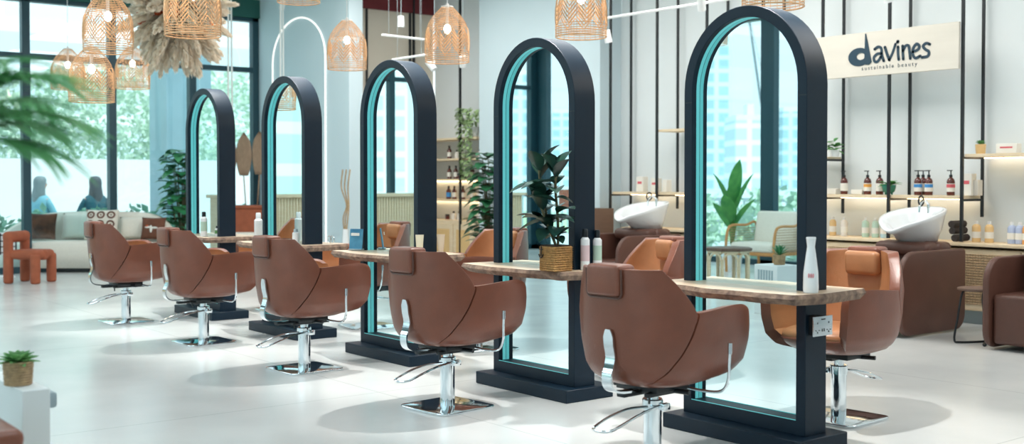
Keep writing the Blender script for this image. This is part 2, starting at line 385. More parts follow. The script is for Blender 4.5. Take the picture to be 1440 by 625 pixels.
tag(bx('orange_barrier', 'rust', -18.6, -17.9, -6.6, -6.5, .75, 1.15), 'small orange sign board outside the window corner, seen in the second mirror', 'sign')

# people seated outside ---------------------------------------------------
def person(label, loc, rz, shirt, hair, longhair):
    t = thing('person', label, 'person', loc, rz, 'people sitting outside')
    V = []; E = []; Rr = []
    def ad(p, r, par=None):
        V.append(Vector(p)); Rr.append(r)
        if par is not None: E.append((par, len(V)-1))
        return len(V)-1
    pel = ad((0,0,.50), (.15,.12)); b1 = ad((0,-.02,.62), (.135,.105), pel); b2 = ad((0,.0,.78), (.15,.11), b1); b3 = ad((0,.01,.92), (.13,.1), b2); nk = ad((0,.0,1.0), (.052,.052), b3); n2 = ad((0,.015,1.06), (.05,.05), nk)
    h1 = ad((0,.03,1.12), (.075,.085), n2); h2 = ad((0,.035,1.19), (.08,.095), h1); ad((0,.03,1.26), (.06,.07), h2)
    for s in (-1,1):
        hp = ad((s*.1,.06,.48), (.085,.085), pel); kn = ad((s*.13,.46,.47), (.062,.06), hp); an = ad((s*.13,.44,.09), (.04,.04), kn); ad((s*.14,.56,.04), (.04,.03), an)
        sh = ad((s*.18,.0,.9), (.055,.055), b3); el = ad((s*.25,.08,.66), (.042,.042), sh); wr = ad((s*.16,.28,.58), (.028,.025), el); pm = ad((s*.14,.34,.57), (.036,.018), wr)
        for k in range(4): a = ad((s*.14+(k-1.5)*.02,.385,.565), (.009,.009), pm); ad((s*.14+(k-1.5)*.022,.415+.008*(k in (1,2)),.545), (.008,.008), a)
        a = ad((s*.14-s*.045,.34,.575), (.01,.01), pm); ad((s*.14-s*.06,.37,.57), (.009,.009), a)
    me = bpy.data.meshes.new('body'); me.from_pydata([tuple(v) for v in V], E, []); me.materials.append(M['skin'])
    o = bpy.data.objects.new('body', me); COL.objects.link(o); o.parent = t
    sk = o.modifiers.new('skin', 'SKIN'); sd = me.skin_vertices[0].data
    for i, r in enumerate(Rr): sd[i].radius = r
    sd[0].use_root = True; sk.use_smooth_shade = True; subd(o, 1)
    bm = B(); loft(bm, [sring(a, yb, yf, z, 24, .85) for a, yb, yf, z in ((.19,.15,.13,.48),(.175,.14,.12,.6),(.19,.14,.125,.76),(.21,.13,.12,.88),(.17,.11,.1,.96),(.075,.07,.065,1.02))])
    for s in (-1,1): tube(bm, spl([(s*.17,0,.91),(s*.225,.03,.8),(s*.262,.085,.66),(s*.215,.19,.61),(s*.175,.26,.585)]), .052, 10)
    finish(bm, 'shirt', shirt, t)
    bm = B(); loft(bm, [sring(a, yb, yf, z, 24, .9) for a, yb, yf, z in (((.105,.13,.02,.86),(.125,.14,.04,.98)) if longhair else ((.06,.07,.0,1.05),(.08,.085,.02,1.09)))+((.105,.1,.055,1.14),(.108,.105,.085,1.2),(.1,.095,.105,1.26),(.07,.065,.085,1.305),(.03,.03,.04,1.32))])
    finish(bm, 'hair', hair, t)
    bm = B(); ell(bm, (0,.135,1.165), (.013,.018,.022)); finish(bm, 'nose', 'skin', t)
    bm = B()
    for s in (-1,1): ell(bm, (s*.03,.118,1.19), (.012,.008,.007))
    finish(bm, 'eye', 'black', t)
    bm = B()
    for s in (-1,1): tube(bm, [(s*.1,.02,.49),(s*.13,.46,.48),(s*.13,.44,.13)], [.1,.078,.055], 10)
    finish(bm, 'trousers', 'dkgrey', t)
    return t
for i, (px, lb, a, sh, hr) in enumerate(((56,'person with long ash hair in a pale blue top sitting outside, nearer the palm',R(25),'shirtlt','hairlt'),(134,'person with dark hair in a dark teal jacket sitting outside above the patterned cushion',R(95),'shirtdk','hairdk'))):
    p = fX(px, 250, -20.4)
    person(lb, (p.x, p.y, .10), a, sh, hr, True)
t = thing('garden_bench', 'long white bench outside the window that the two people sit on', 'bench', (-20.4, 6.15, -.11), R(90))
bm = B(); addbox(bm, (0,0,.54), (2.6,.5,.08), bev=.01); finish(bm, 'seat', 'white', t)
for x in (-1.1,1.1): bm = B(); addbox(bm, (x,0,.25), (.12,.45,.5), bev=.01); finish(bm, 'leg', 'white', t)

# ------------------------------------------------------------------ styling stations
ST_X = [-3.968-1.729*i for i in range(5)]
YM = 4.741
def arch_out(w, zs, r, z0, n=28):
    k = (r/w)
    return [(w, z0)]+[(w*cos(pi*i/n), zs+r*sin(pi*i/n)) for i in range(n+1)]+[(-w, z0)]
def station(label, seed):
    t = thing('styling_station', label, 'mirror', (0,YM,0), 0, 'arched mirror stations')
    bm = B(); addbox(bm, (0,0,.04), (.926,.386,.079), bev=.004, seg=1); finish(bm, 'plinth', 'frame', t)
    # arched frame ring (outer and inner outlines), front and back bands
    W, D, ZS, RO = .41, .084, 1.84, .425; T = .058
    outer = arch_out(W, ZS, RO, .079); inner = arch_out(W-T, ZS, RO-T, .079+.075)
    bm = B()
    n = len(outer)
    vs = {}
    for tag_, ol in (('o', outer), ('i', inner)):
        for s in (-1, 1): vs[tag_, s] = [bm.verts.new((x, s*D, z)) for x, z in ol]
    for i in range(n):
        j = (i+1) % n
        for a, b in ((('o',-1),('o',1)),(('i',1),('i',-1)),(('i',-1),('o',-1)),(('o',1),('i',1))):
            try: bm.faces.new((vs[a][i], vs[a][j], vs[b][j], vs[b][i]))
            except ValueError: pass
    fr = finish(bm, 'frame', 'frame', t, sharp=.5)
    bv = fr.modifiers.new('bev', 'BEVEL'); bv.width = .003; bv.segments = 2; bv.limit_method = 'ANGLE'; bv.angle_limit = R(50)
    # joint lines on the faces
    bm = B()
    for x in (-W+T/2, W-T/2):
        for s in (-1, 1): addbox(bm, (x, s*(D+.0004), 1.78), (T-.004,.0012,.004))
    finish(bm, 'joint', 'black', t)
    # mirror panel
    bm = B(); prism(bm, arch_out(W-T+.005, ZS, RO-T+.005, .079+.07), 'y', -.024, .024); finish(bm, 'mirror_glass', 'mirror', t, smooth=False)
    # light strips along the reveal beside the glass, one each side
    for s in (-1, 1):
        bm = B(); o1 = arch_out(W-T+.002, ZS, RO-T+.002, .079+.072); o2 = arch_out(W-T-.0012, ZS, RO-T-.0012, .079+.0762)
        a = [bm.verts.new((x, s*.026, z)) for x, z in o1]; b = [bm.verts.new((x, s*.026, z)) for x, z in o2]
        c = [bm.verts.new((x, s*.051, z)) for x, z in o1]; d = [bm.verts.new((x, s*.051, z)) for x, z in o2]
        for i in range(n-1):
            j = i+1
            for q in ((a,b),(b,d),(d,c),(c,a)): bm.faces.new((q[0][i], q[0][j], q[1][j], q[1][i]))
        finish(bm, 'light_strip', 'led', t)
    for s in (-1, 1):
        bm = B(); addbox(bm, (0, s*.0825, .079+.0765), (2*(W-T)-.004, .004, .003)); finish(bm, 'light_edge', 'led', t)
    # live edge shelf plank, passing both sides of the glass
    rd = random.Random(seed); top = []; bot = []
    xs = [-.49+.035*i for i in range(29)]
    def wob(x, k): return noise.noise(Vector((x*3.1+seed*7.7, k*5.3, 0)))*.04 + noise.noise(Vector((x*11+seed, k*3.3, 2)))*.012
    L0, L1 = -.49, .52
    front = [(x, -.30-.03*cos(x*5)+wob(x, 1)) for x in xs]; back = [(x, .28+wob(x, 2)) for x in xs[::-1]]
    ol = front+[(L1+.01, -.1),(L1-.005,.08)]+back+[(L0-.015,.12),(L0+.008,-.05)]
    bm = B(); n2 = len(ol); zt, zb = .805, .752
    # keep slab off the glass: two halves and an end strip around the frame
    r1 = [bm.verts.new((x, y, zt)) for x, y in ol]; r2 = [bm.verts.new((x*1.012, y*1.04, zt-.022)) for x, y in ol]; r3 = [bm.verts.new((x*.99, y*.93+wob(x*4+y*3, 5)*.5, zb)) for x, y in ol]
    bm.faces.new(r1); bm.faces.new(r3[::-1]).material_index = 1
    for i in range(n2):
        j = (i+1) % n2
        bm.faces.new((r1[i], r2[i], r2[j], r1[j])).material_index = 1; bm.faces.new((r2[i], r3[i], r3[j], r2[j])).material_index = 1
    finish(bm, 'shelf', ['slab','bark'], t, sharp=.5)
    return t
st_lab = ['nearest and largest black arched mirror station with power socket, right of the photo','black arched mirror station with the potted rubber plant, second nearest','third black arched mirror station, middle of the row, with a small blue card stand','black arched mirror station, fourth from the camera, in front of the glowing arch wall','farthest and smallest black arched mirror station, beside the windows']
stations = []
for i in range(5):
    s = station(st_lab[i], i+1); s.location.x = ST_X[i]; stations.append(s)
# socket box on the nearest station
bm = B(); addbox(bm, (.43,-.035,.635), (.06,.05,.10), bev=.003, seg=1); finish(bm, 'socket_box', 'black', stations[0])
so = box('power_socket', 'brushed', (.464,-.02,.635), (.008,.15,.098), stations[0], bev=.002)
for y in (-.045,.045):
    bm = B()
    for dy, dz, a, b in ((0,.018,.004,.009),(-.013,-.018,.008,.004),(.013,-.018,.008,.004),(0,-.028,.004,.008)): addbox(bm, (.0046,y+dy,dz-.002), (.002,a,b))
    finish(bm, 'socket_holes', 'black', so)
for y in (-.008,.008): bm = B(); addbox(bm, (.0046,y,-.02), (.002,.005,.014)); finish(bm, 'usb_slot', 'black', so)
bm = B(); addbox(bm, (.0046,0,.034), (.002,.03,.006)); finish(bm, 'socket_mark', 'black', so)

# ------------------------------------------------------------------ styling chair
def make_chair(label, group):
    t = thing('styling_chair', label, 'chair', (0,0,0), 0, group)
    A = [(.40,.20),(.412,.245),(.435,.28),(.49,.312),(.6,.332),(.74,.338),(.85,.32),(.95,.29)]
    Bk = [(.40,.20),(.412,.24),(.435,.272),(.49,.298),(.6,.315),(.74,.328),(.95,.342)]
    Fy = [(.40,.14),(.412,.25),(.435,.315),(.49,.36),(.57,.375),(.66,.378),(.74,.368)]
    SM = [(.40,.22),(.42,.42),(.47,.57),(.555,.72),(.645,.83),(.725,.895),(.75,.895),(.81,.83),(.885,.72),(.95,.60)]
    def plan(s, z):
        a, b, f = itp(A, z), itp(Bk, z), itp(Fy, z); q = abs(s); sg = 1 if s >= 0 else -1
        if q <= 1: ph = q*pi/2; return Vector((sg*a*sin(ph)**.82, -b*max(0,cos(ph))**.88, z))
        u = q-1; return Vector((sg*(a-.045*u**3), u*f, z))
    def solid(bm_grid, name):
        o = finish(bm_grid, name, ['leather','tan'], t, sharp=3)
        m = o.modifiers.new('sol', 'SOLIDIFY'); m.thickness = .062; m.offset = -1; m.material_offset = 1; m.material_offset_rim = 0; m.use_even_offset = False
        b = o.modifiers.new('bev', 'BEVEL'); b.width = .016; b.segments = 4; b.limit_method = 'ANGLE'; b.angle_limit = R(42); b.harden_normals = False
        return o
    def gridmesh(P, flip=False):
        bm = B(); V = [[bm.verts.new(p) for p in row] for row in P]
        for a, b in zip(V[:-1], V[1:]):
            for i in range(len(a)-1):
                f = (a[i], a[i+1], b[i+1], b[i]); bm.faces.new(f[::-1] if flip else f)
        return bm
    def outward(bm):
        bm.normal_update(); c = Vector((0,.0,.6)); s = sum((f.normal.dot(Vector((f.calc_center_median().x, f.calc_center_median().y+.0, 0))) for f in bm.faces))
        if s < 0: bmesh.ops.reverse_faces(bm, faces=bm.faces)
    NZ = 22; rows = []
    for k in range(NZ+1):
        z = .40+(.95-.40)*(k/NZ)**1.25; sm = itp(SM, z)-.008
        rows.append([plan(sm*c/12, z)+Vector((0,-.006*(1-abs(c)/12),0)) for c in range(-12, 13)])
    bm = gridmesh(rows); me = bm; outward(bm)
    def fin(bm, name):
        for f in bm.faces: f.smooth = True
        m2 = bpy.data.meshes.new(name); bm.to_mesh(m2); bm.free(); m2.materials.append(M['leather']); m2.materials.append(M['tan'])
        o = bpy.data.objects.new(name, m2); COL.objects.link(o); o.parent = t
        m = o.modifiers.new('sol', 'SOLIDIFY'); m.thickness = .06; m.offset = -1; m.material_offset = 1; m.material_offset_rim = 0
        b = o.modifiers.new('bev', 'BEVEL'); b.width = .014; b.segments = 4; b.limit_method = 'ANGLE'; b.angle_limit = R(45)
        return o
    fin(bm, 'backrest')
    for sg in (-1, 1):
        rows = []
        for k in range(NZ+1):
            v = k/NZ; row = []
            for c in range(17):
                u = c/16; ztop = .75+.03*u; z = .402+(ztop-.402)*v**1.25
                s0 = itp(SM, min(z, .74))+.008; ve = max(0, (v-.84)/.16); s1 = 2-.11*ve**2.2
                p = plan(sg*(s0+(s1-s0)*u), min(z,.78)); p.z = z-.012*ve**2*(u**6)*2; row.append(p)
            rows.append(row)
        bm = gridmesh(rows); outward(bm); fin(bm, 'armrest')
    # seat cushion and under shell
    bm = B(); loft(bm, [sring(a, yb, yf, z, 40, .7) for a, yb, yf, z in ((.20,.16,.26,.45),(.262,.24,.345,.46),(.272,.25,.362,.485),(.268,.245,.36,.51),(.235,.21,.33,.527),(.1,.1,.15,.532))]); finish(bm, 'seat', 'tan', t, sharp=2)
    bm = B(); loft(bm, [sring(a, yb, yf, z, 40, .75) for a, yb, yf, z in ((.12,.12,.14,.388),(.20,.19,.22,.393),(.25,.225,.285,.412),(.275,.255,.335,.44),(.285,.265,.372,.475),(.27,.24,.362,.49))]); finish(bm, 'seat_shell', 'leather', t, sharp=2)
    bm = B(); addbox(bm, (0,-.300,.897), (.205,.128,.145), bev=.022, seg=4); finish(bm, 'headrest_flap', 'leather', t, sharp=2)
    bm = B(); tube(bm, [(x, -.343-.004*(z-.83)/.1+.09*abs(x)**2, z) for x, z in [(-.108,.948),(-.108,.84),(-.1,.823),(-.085,.816),(.085,.816),(.1,.823),(.108,.84),(.108,.948)]], .0055, 6); finish(bm, 'groove_shade', 'dkleather', t)  # dark tube put in for the shade of the groove round the pad
    bm = B(); addbox(bm, (0,-.246,.876), (.215,.07,.14), Matrix.Rotation(R(-6), 3, 'X'), bev=.028, seg=4); finish(bm, 'headrest', 'tan', t, sharp=2)
    # rear chrome bracket: a bent flat strap
    pr_ = spl([(0,-.338,.67),(0,-.332,.60),(0,-.320,.54),(0,-.332,.49),(0,-.345,.455),(0,-.338,.405),(0,-.30,.378),(0,-.22,.368),(0,-.08,.366)], 6)
    bm = B(); rings = []
    for i, p in enumerate(pr_):
        a = pr_[max(0,i-1)]; b = pr_[min(len(pr_)-1,i+1)]; tg = (b-a).normalized(); nn = Vector((1,0,0)).cross(tg)*.005; wd = .029 if i > 2 else .029*math.sqrt(max(.15,(i+1)/4))
        p = p+Vector((.022,0,0)); rings.append([p+Vector((wd,0,0))+nn, p-Vector((wd,0,0))+nn, p-Vector((wd,0,0))-nn, p+Vector((wd,0,0))-nn])
    loft(bm, rings); finish(bm, 'back_bracket', 'chrome', t, sharp=.6)
    bm = B(); tube(bm, spl([(.05,.10,.365),(.2,.12,.355),(.31,.125,.365),(.358,.12,.42),(.368,.115,.51),(.372,.113,.555)]), .0075, 8); lv = finish(bm, 'recline_lever', 'chrome', t)
    bm = B(); tube(bm, [(.372,.113,.55),(.373,.113,.60)], .011, 10); finish(bm, 'lever_grip', 'brushed', lv)
    bm = B(); addbox(bm, (0,0,.37), (.26,.24,.034), bev=.006); addbox(bm, (0,-.06,.348), (.05,.34,.02), bev=.005); addbox(bm, (.09,.0,.348), (.03,.3,.022), bev=.005)
    tube(bm, [(-.2,-.05,.36),(.2,.03,.355)], .012, 8); tube(bm, [(.1,-.14,.35),(.1,-.14,.31)], .006, 6); finish(bm, 'mechanism', 'black', t)
    bm = B(); lathe(bm, [(.028,.30),(.028,.36)], n=20); lathe(bm, [(.044,.014),(.044,.255),(.050,.257),(.050,.30),(.046,.306)], n=28); finish(bm, 'column', 'chrome', t, sharp=.5)
    bm = B(); pts = [(.02,-.03,.272),(-.045,-.12,.262),(-.075,-.22,.235),(-.085,-.31,.20),(-.06,-.345,.192),(.0,-.345,.192),(.03,-.31,.20),(.05,-.22,.235),(.055,-.12,.262),(.05,.0,.275)]
    tube(bm, spl(pts, 5), .0065, 8); addbox(bm, (.062,.02,.27), (.03,.05,.035), bev=.006); finish(bm, 'pump_pedal', 'chrome', t)
    bm = B(); prism(bm, rrect(-.215,.215,-.215,.215,(.06,)*4), 'z', .0, .014, bev=.004); finish(bm, 'base_plate', 'chrome', t, sharp=.5)
    return t
near_lab = ['nearest brown leather salon chair, seen from behind, in front of the largest mirror','brown leather salon chair in front of the mirror with the rubber plant','middle brown leather salon chair before the third mirror with the blue card stand','brown leather salon chair in front of the fourth mirror, second from the far end','farthest brown leather salon chair, before the smallest mirror and the white sofa']
far_lab = ['tan salon chair beyond the nearest mirror, seen right of its power socket','tan salon chair whose back and head pillow show between the two nearest mirrors','tan salon chair beyond the third mirror, showing just left of the second mirror','tan salon chair beyond the fourth mirror, partly hidden by the blue card stand','tan salon chair beyond the farthest mirror, mostly hidden by small bottles']
NEAR = [(-3.915,3.95),(-5.607,3.93),(-7.36,3.91),(-9.10,3.90),(-10.88,3.885)]
proto = make_chair(near_lab[0], 'salon chairs on the near side of the mirrors')
for i, (x, y) in enumerate(NEAR):
    if i == 0: proto.location = (x, y, 0); proto.rotation_euler = (0,0,R(4))
    else: dup(proto, (x, y, 0), R((0,5,3,1,-1)[i]), near_lab[i])
for i, x in enumerate((-3.97,-5.63,-7.43,-9.155,-10.88)):
    dup(proto, (x, 5.50, 0), R(180+(4,-17,-6,-8,-4)[i]), far_lab[i], 'salon chairs on the far side of the mirrors')

# ------------------------------------------------------------------ ceiling spots above the row
def spot(label, loc, rot=(0,0), energy=0, group='white ceiling spotlights', size=100):
    t = thing('ceiling_spotlight', label, 'lamp', loc, 0, group)
    r = Matrix.Rotation(rot[0], 3, 'X') @ Matrix.Rotation(rot[1], 3, 'Y')
    bm = B(); lathe(bm, [(.0,.14),(.04,.14),(.042,.0),(.036,.0),(.034,.03),(.0,.03)], cap0=False, cap1=False); bmesh.ops.transform(bm, matrix=r.to_4x4(), verts=bm.verts); finish(bm, 'lamp_head', 'white2', t)
    bm = B(); tube(bm, [(0,0,.13),(0,0,ZC-loc[2])], .004, 6); finish(bm, 'stem', 'grey', t)
    if energy:
        l = light('spot_light', 'SPOT', (0,0,-.02), energy, (1,.97,.93), (0,0,0), spot_size=R(size), spot_blend=.5, shadow_soft_size=.04); l.parent = t
    return t
for i, x in enumerate(ST_X):
    spot(['spotlight hanging above the nearest mirror','spotlight hanging above the second mirror','spotlight hanging above the middle mirror','spotlight hanging above the fourth mirror','spotlight hanging above the farthest mirror'][i], (x, 4.74, 3.25), (0,0), 330, 'spotlights above the mirror row', 64)

# ------------------------------------------------------------------ rattan pendants
def make_pendant():
    t = thing('pendant_lamp', '', 'lamp', (0,0,0), 0, 'rattan pendant lamps')
    H = .53
    prof = [(0,.212),(.10,.214),(.22,.212),(.30,.203),(.37,.18),(.43,.142),(.48,.10),(.53,.05)]
    bm = B(); rr = lambda z: itp(prof, z)
    zs = [0,.02,.04,.06,.08,.10]+[.335,.352,.369,.386,.403,.42,.437,.454,.471,.488,.505,.53]
    for z in zs: tube(bm, [(rr(z)*cos(2*pi*i/30), rr(z)*sin(2*pi*i/30), z) for i in range(30)], .0032 if z > .012 else .006, 4, closed=True)
    for k in range(28):
        a = 2*pi*k/28; tube(bm, [(rr(z)*cos(a), rr(z)*sin(a), z) for z in (0,.06,.12,.22,.30,.37,.43,.48,.53)], .0019, 4)
    # chevron weave in the middle band
    NC = 9
    for row in range(5):
        z0 = .09+.036*row; pts = []
        for k in range(NC*2):
            a = pi*k/NC; z = z0+(0.095 if k % 2 else 0); pts.append((rr(z)*1.005*cos(a), rr(z)*1.005*sin(a), z))
        full = []
        for k in range(len(pts)):
            a0 = pi*k/NC; a1 = pi*(k+1)/NC; za = z0+(0.095 if k % 2 else 0); zb = z0+(0.095 if (k+1) % 2 else 0)
            for j in range(3):
                u = j/3; a = a0+(a1-a0)*u; z = za+(zb-za)*u; full.append((rr(z)*1.006*cos(a), rr(z)*1.006*sin(a), z))
        tube(bm, full, .0052, 4, closed=True)
    finish(bm, 'shade', 'rattan', t)
    bm = B(); tube(bm, [(0,0,.36),(0,0,.56)], .016, 8); tube(bm, [(.055*cos(a), .055*sin(a), .53) for a in [2*pi*i/16 for i in range(16)]], .006, 5, closed=True); finish(bm, 'socket', 'white2', t)
    bm = B(); ell(bm, (0,0,.315), (.034,.034,.045)); finish(bm, 'bulb', 'bulb', t)
    bm = B(); tube(bm, [(0,0,.55),(0,0,1.0)], .004, 5); c = finish(bm, 'cord', 'white2', t)
    return t
pp = make_pendant(); first = True
PEND = [((-11.039,6.4,2.574),'rattan dome pendant lamp left of the middle mirror, before the pale partition'),((-9.127,6.4,2.498),'rattan dome pendant lamp hanging over the gap between middle and second mirrors'),((-7.188,6.4,2.549),'rattan pendant lamp hanging behind the top of the second mirror, cut by the top edge'),((-5.182,6.4,2.562),'rattan pendant lamp just behind the nearest mirror, only its rim in view'),
 ((-8.549,3.589,2.477),'large rattan pendant lamp in front of the dried pampas grass'),((-10.27,3.524,2.496),'large rattan dome pendant at upper left, left of the pampas grass'),((-11.354,3.733,2.121),'lowest rattan pendant lamp, in front of the left window'),((-15.6,4.82,2.56),'small far rattan pendant lamp, leftmost, behind the lowest one'),((-14.6,5.32,2.53),'small far rattan pendant lamp right of the lowest one'),((-10.459,5.509,3.149),'rattan pendant lamp whose lower rim alone shows above the glowing arch'),((-11.5,-3.4,3.35),'rattan pendant lamp seen only mirrored in the nearest arch mirror')]
for (p, lb) in PEND:
    if first: pp.location = p; pp['label'] = lb; o = pp; first = False
    else: o = dup(pp, p, random.uniform(0, 6), lb)
for o in [q for q in bpy.data.objects if q.name.startswith('pendant_lamp') and q.parent is None]:
    for c in kids(o):
        if c.name.startswith('cord'):
            c.location.z = 0; L = ZC-o.location.z-.55; c.scale.z = 1
            me = bpy.data.meshes.new('cord'); b = B(); tube(b, [(0,0,.55),(0,0,.55+L)], .004, 5); b.to_mesh(me); b.free(); me.materials.append(M['white2']); c.data = me
    l = light('bulb_light', 'POINT', (0,0,.25), 1.6, (1,.82,.6), shadow_soft_size=.05); l.parent = o

# ------------------------------------------------------------------ dried pampas hanging arrangement
def pampas():
    t = thing('dried_flower_cloud', 'large hanging cloud of beige pampas plumes with rust coloured dried flowers', 'decoration', (-13.3, 5.36, 2.92))
    rd = random.Random(3)
    def plume(seed):
        r2 = random.Random(seed); bm = B(); L = .70
        tube(bm, [(0,0,0),(0,0,L*.5)], .005, 4)
        for k in range(190):
            z = L*(.12+.85*r2.random()); rad = .055*sin(pi*min(1,(z/L)))**.7; a = r2.uniform(0, 2*pi)
            p = Vector((0,0,z-.02)); e = Vector((cos(a)*rad, sin(a)*rad, z+.09)); s = Vector((-sin(a),cos(a),0))*.008
            bm.faces.new([bm.verts.new(q) for q in (p-s, p+s, (p+e)/2+s+Vector((cos(a),sin(a),0))*rad*.25, e, (p+e)/2-s+Vector((cos(a),sin(a),0))*rad*.25)])
        return bm
    bases = [finish(plume(i), 'plume', 'pampas', t, smooth=False) for i in range(3)]
    k = 0
    for ring, (n, tilt, z) in enumerate(((18, 112, .36),(20, 130, .30),(18, 148, .22),(12, 166, .16),(14, 96, .42))):
        for i in range(n):
            a = 2*pi*(i+.5*ring)/n+rd.uniform(-.12,.12); tl = R(tilt+rd.uniform(-9,9))
            o = bases[k] if k < 3 else bases[k % 3].copy()
            if k >= 3: COL.objects.link(o)
            o.parent = t; o.rotation_euler = (0, tl, a); o.location = (cos(a)*.10, sin(a)*.10, z+rd.uniform(-.05,.05)+.15)
            s = rd.uniform(.85,1.2); o.scale = (s*1.25,s*1.25,s*.82); k += 1
    bm = B()
    for i in range(60):
        a = rd.uniform(0, 2*pi); q = rd.uniform(.1,.42); ell(bm, (cos(a)*q, sin(a)*q, .62-q*.75+rd.uniform(-.14,.12)), (.045,.045,.035), 7, 5)
    finish(bm, 'rust_flowers', 'rust', t)
    bm = B(); tube(bm, [(0,0,.5),(0,0,ZC-2.93)], .006, 5); finish(bm, 'cord', 'white2', t)
pampas()

# ------------------------------------------------------------------ plants helper
def leafm(bm, base, d, L, W, up=Vector((0,0,1)), droop=.25, fold=.15, n=7, mi=0, tipw=.0, shape=.8):
    d = Vector(d).normalized(); s = d.cross(up); s = s.normalized() if s.length > .05 else Vector((1,0,0)); nrm = s.cross(d)
    rows = []
    for i in range(n+1):
        u = i/n; w_ = W*.5*(sin(pi*min(1,u**shape*1.0))**.8 if 0 < u < 1 else 0)+.0015
        c = Vector(base)+d*L*u-up*droop*L*u*u
        rows.append((c-s*w_+nrm*w_*fold*2, c, c+s*w_+nrm*w_*fold*2))
    V = [[bm.verts.new(p) for p in r] for r in rows]
    for a, b in zip(V[:-1], V[1:]):
        for k in (0,1): bm.faces.new((a[k], a[k+1], b[k+1], b[k])).material_index = mi
def basket(name, m, r0, r1, h, parent, square=False, cap=True):
    bm = B()
    if square:
        addbox(bm, (0,0,h/2), (r1*2,r1*2,h), bev=.006); nr = 11
        for k in range(nr):
            z = h*(k+.5)/nr; q = r1+.003
            tube(bm, [(q,-q,z),(q,q,z),(-q,q,z),(-q,-q,z)], h/nr*.42, 5, closed=True)
    else:
        lathe(bm, [(r0,0),(r1,h),(r1*.9,h),(r1*.88,h*.9)], n=28)
        nr = 9
        for k in range(nr):
            z = h*(k+.5)/nr; q = r0+(r1-r0)*z/h+.001
            tube(bm, [(q*cos(2*pi*i/28)*(1+.025*(-1)**(i+k)), q*sin(2*pi*i/28)*(1+.025*(-1)**(i+k)), z) for i in range(28)], h/nr*.45, 5, closed=True)
    return finish(bm, name, m, parent)

# rubber plant on the second station
p = fz(783, 381, .807)
t = thing('rubber_plant', 'dark-leaved rubber plant in a square woven basket on the second mirror shelf', 'plant', (-5.30, 4.518, .807))
basket('woven_basket', 'wicker', .072, .072, .15, t, square=True)
bm = B(); addbox(bm, (0,0,.152), (.13,.13,.01)); finish(bm, 'soil', 'soil', t)
bm = B(); rd = random.Random(12)
stems = [[(0,0,.15),(-.05,-.02,.3),(-.09,-.04,.48),(-.10,-.05,.62)],[(.02,0,.15),(.04,-.02,.32),(.03,-.03,.5),(.04,-.03,.60)],[(0,.0,.15),(-.02,-.06,.3),(-.05,-.09,.42)]]
for s in stems: tube(bm, spl(s), .008, 6)
finish(bm, 'stem', 'stem', t)
bm = B()
for s in stems:
    sp = spl(s, 6)
    for i, q in enumerate(sp[2:]):
        a = i*2.4+rd.random(); el = rd.uniform(-.1,.9) if i < len(sp)-6 else 1.6; k_ = .5 if sin(a) > .1 and el < 1 else 1
        leafm(bm, q, (cos(a), sin(a)-(.25 if k_ < 1 else 0), el), k_*rd.uniform(.19,.26), .10, droop=.25, fold=.2, shape=.9)
finish(bm, 'leaves', 'dkleaf', t, sharp=3)
bm = B(); tube(bm, [(-.045,-.079,.15),(-.045,-.081,.09)], .004, 6); tube(bm, [(-.065,-.081,.10),(-.055,-.081,.085),(-.045,-.081,.08),(-.035,-.081,.085),(-.025,-.081,.10)], .004, 6); tube(bm, [(-.06,-.081,.13),(-.03,-.081,.13)], .003, 6); finish(bm, 'anchor_charm', 'black', t)

# ------------------------------------------------------------------ bottles
def lathething(name, label, cat, loc, parts, group=None, rz=0, flat=None):
    t = thing(name, label, cat, loc, rz, group)
    for pn, m, prof in parts:
        bm = B(); lathe(bm, prof, n=20); o = finish(bm, pn, m, t, sharp=.6)
        if flat: o.scale = (1, flat, 1)
    return t
tz = .807
# tall white vase-like bottle on the nearest shelf
q = fz(1140, 411, tz)
lathething('white_bottle', 'tall white waisted bottle standing on the nearest mirror shelf', 'bottle', (-3.50, 4.62, tz), [('body','ceramic',[(.036,0),(.038,.02),(.036,.10),(.024,.19),(.019,.225),(.024,.262),(.026,.266)]),('cap','white2',[(.0,.266),(.024,.266),(.022,.272)])], rz=0)
o = [x for x in bpy.data.objects if x.name.startswith('white_bottle')][0]
bm = B()
for k in (-1,0,1): ell(bm, (.0365*cos(-.9+k*.28), .0365*sin(-.9+k*.28), .085), (.004,.007,.012), 8, 6)
finish(bm, 'pink_marks', mat('pink_print', '#e2a2a8', .5), o)
def spray(label, loc, h=.20, r=.026, m='white2', cap='black', stripe=None):
    t = lathething('spray_bottle', label, 'bottle', loc, [('body',m,[(r,0),(r*1.02,.01),(r,h*.74),(r*.6,h*.80)]),('cap',cap,[(r*.62,h*.78),(r*.62,h*.96),(r*.5,h)])], 'hair product bottles on the mirror shelves')
    if stripe:
        bm = B(); lathe(bm, [(r*1.015,h*.18),(r*1.015,h*.6)], n=20, cap0=False, cap1=False); finish(bm, 'label_band', stripe, t)
    return t
M['pinkish'] = mat('pale_pink_label', '#dcc3c6', .6); M['greenish'] = mat('pale_green_label', '#b8d3c2', .6); M['bluecard'] = mat('blue_card', '#2f7296', .5, col2='#5ba3c4', vs=9)
spray('white bottle with black cap and pink label, left of the pair by the second mirror', (-5.25, 4.71, tz), .25, .028, stripe='pinkish')
spray('white bottle with black cap and green label, right of the pair by second mirror', (-5.27, 4.83, tz), .24, .028, stripe='greenish')
spray('white bottle with dark cap at the left of the nearest mirror', (-4.44, 4.83, tz), .21, .028, stripe='label')
def tubeprod(label, loc, m, h=.15):
    t = thing('cream_tube', label, 'tube', loc, TH, 'cream tubes on the middle shelf')
    bm = B(); loft(bm, [sring(a, b, b, z, 20, 1) for a, b, z in ((.018,.018,.02),(.024,.02,.05),(.028,.012,.11),(.031,.003,h))]); finish(bm, 'body', m, t)
    bm = B(); lathe(bm, [(.017,0),(.017,.022)], n=16); finish(bm, 'cap', 'white2', t)
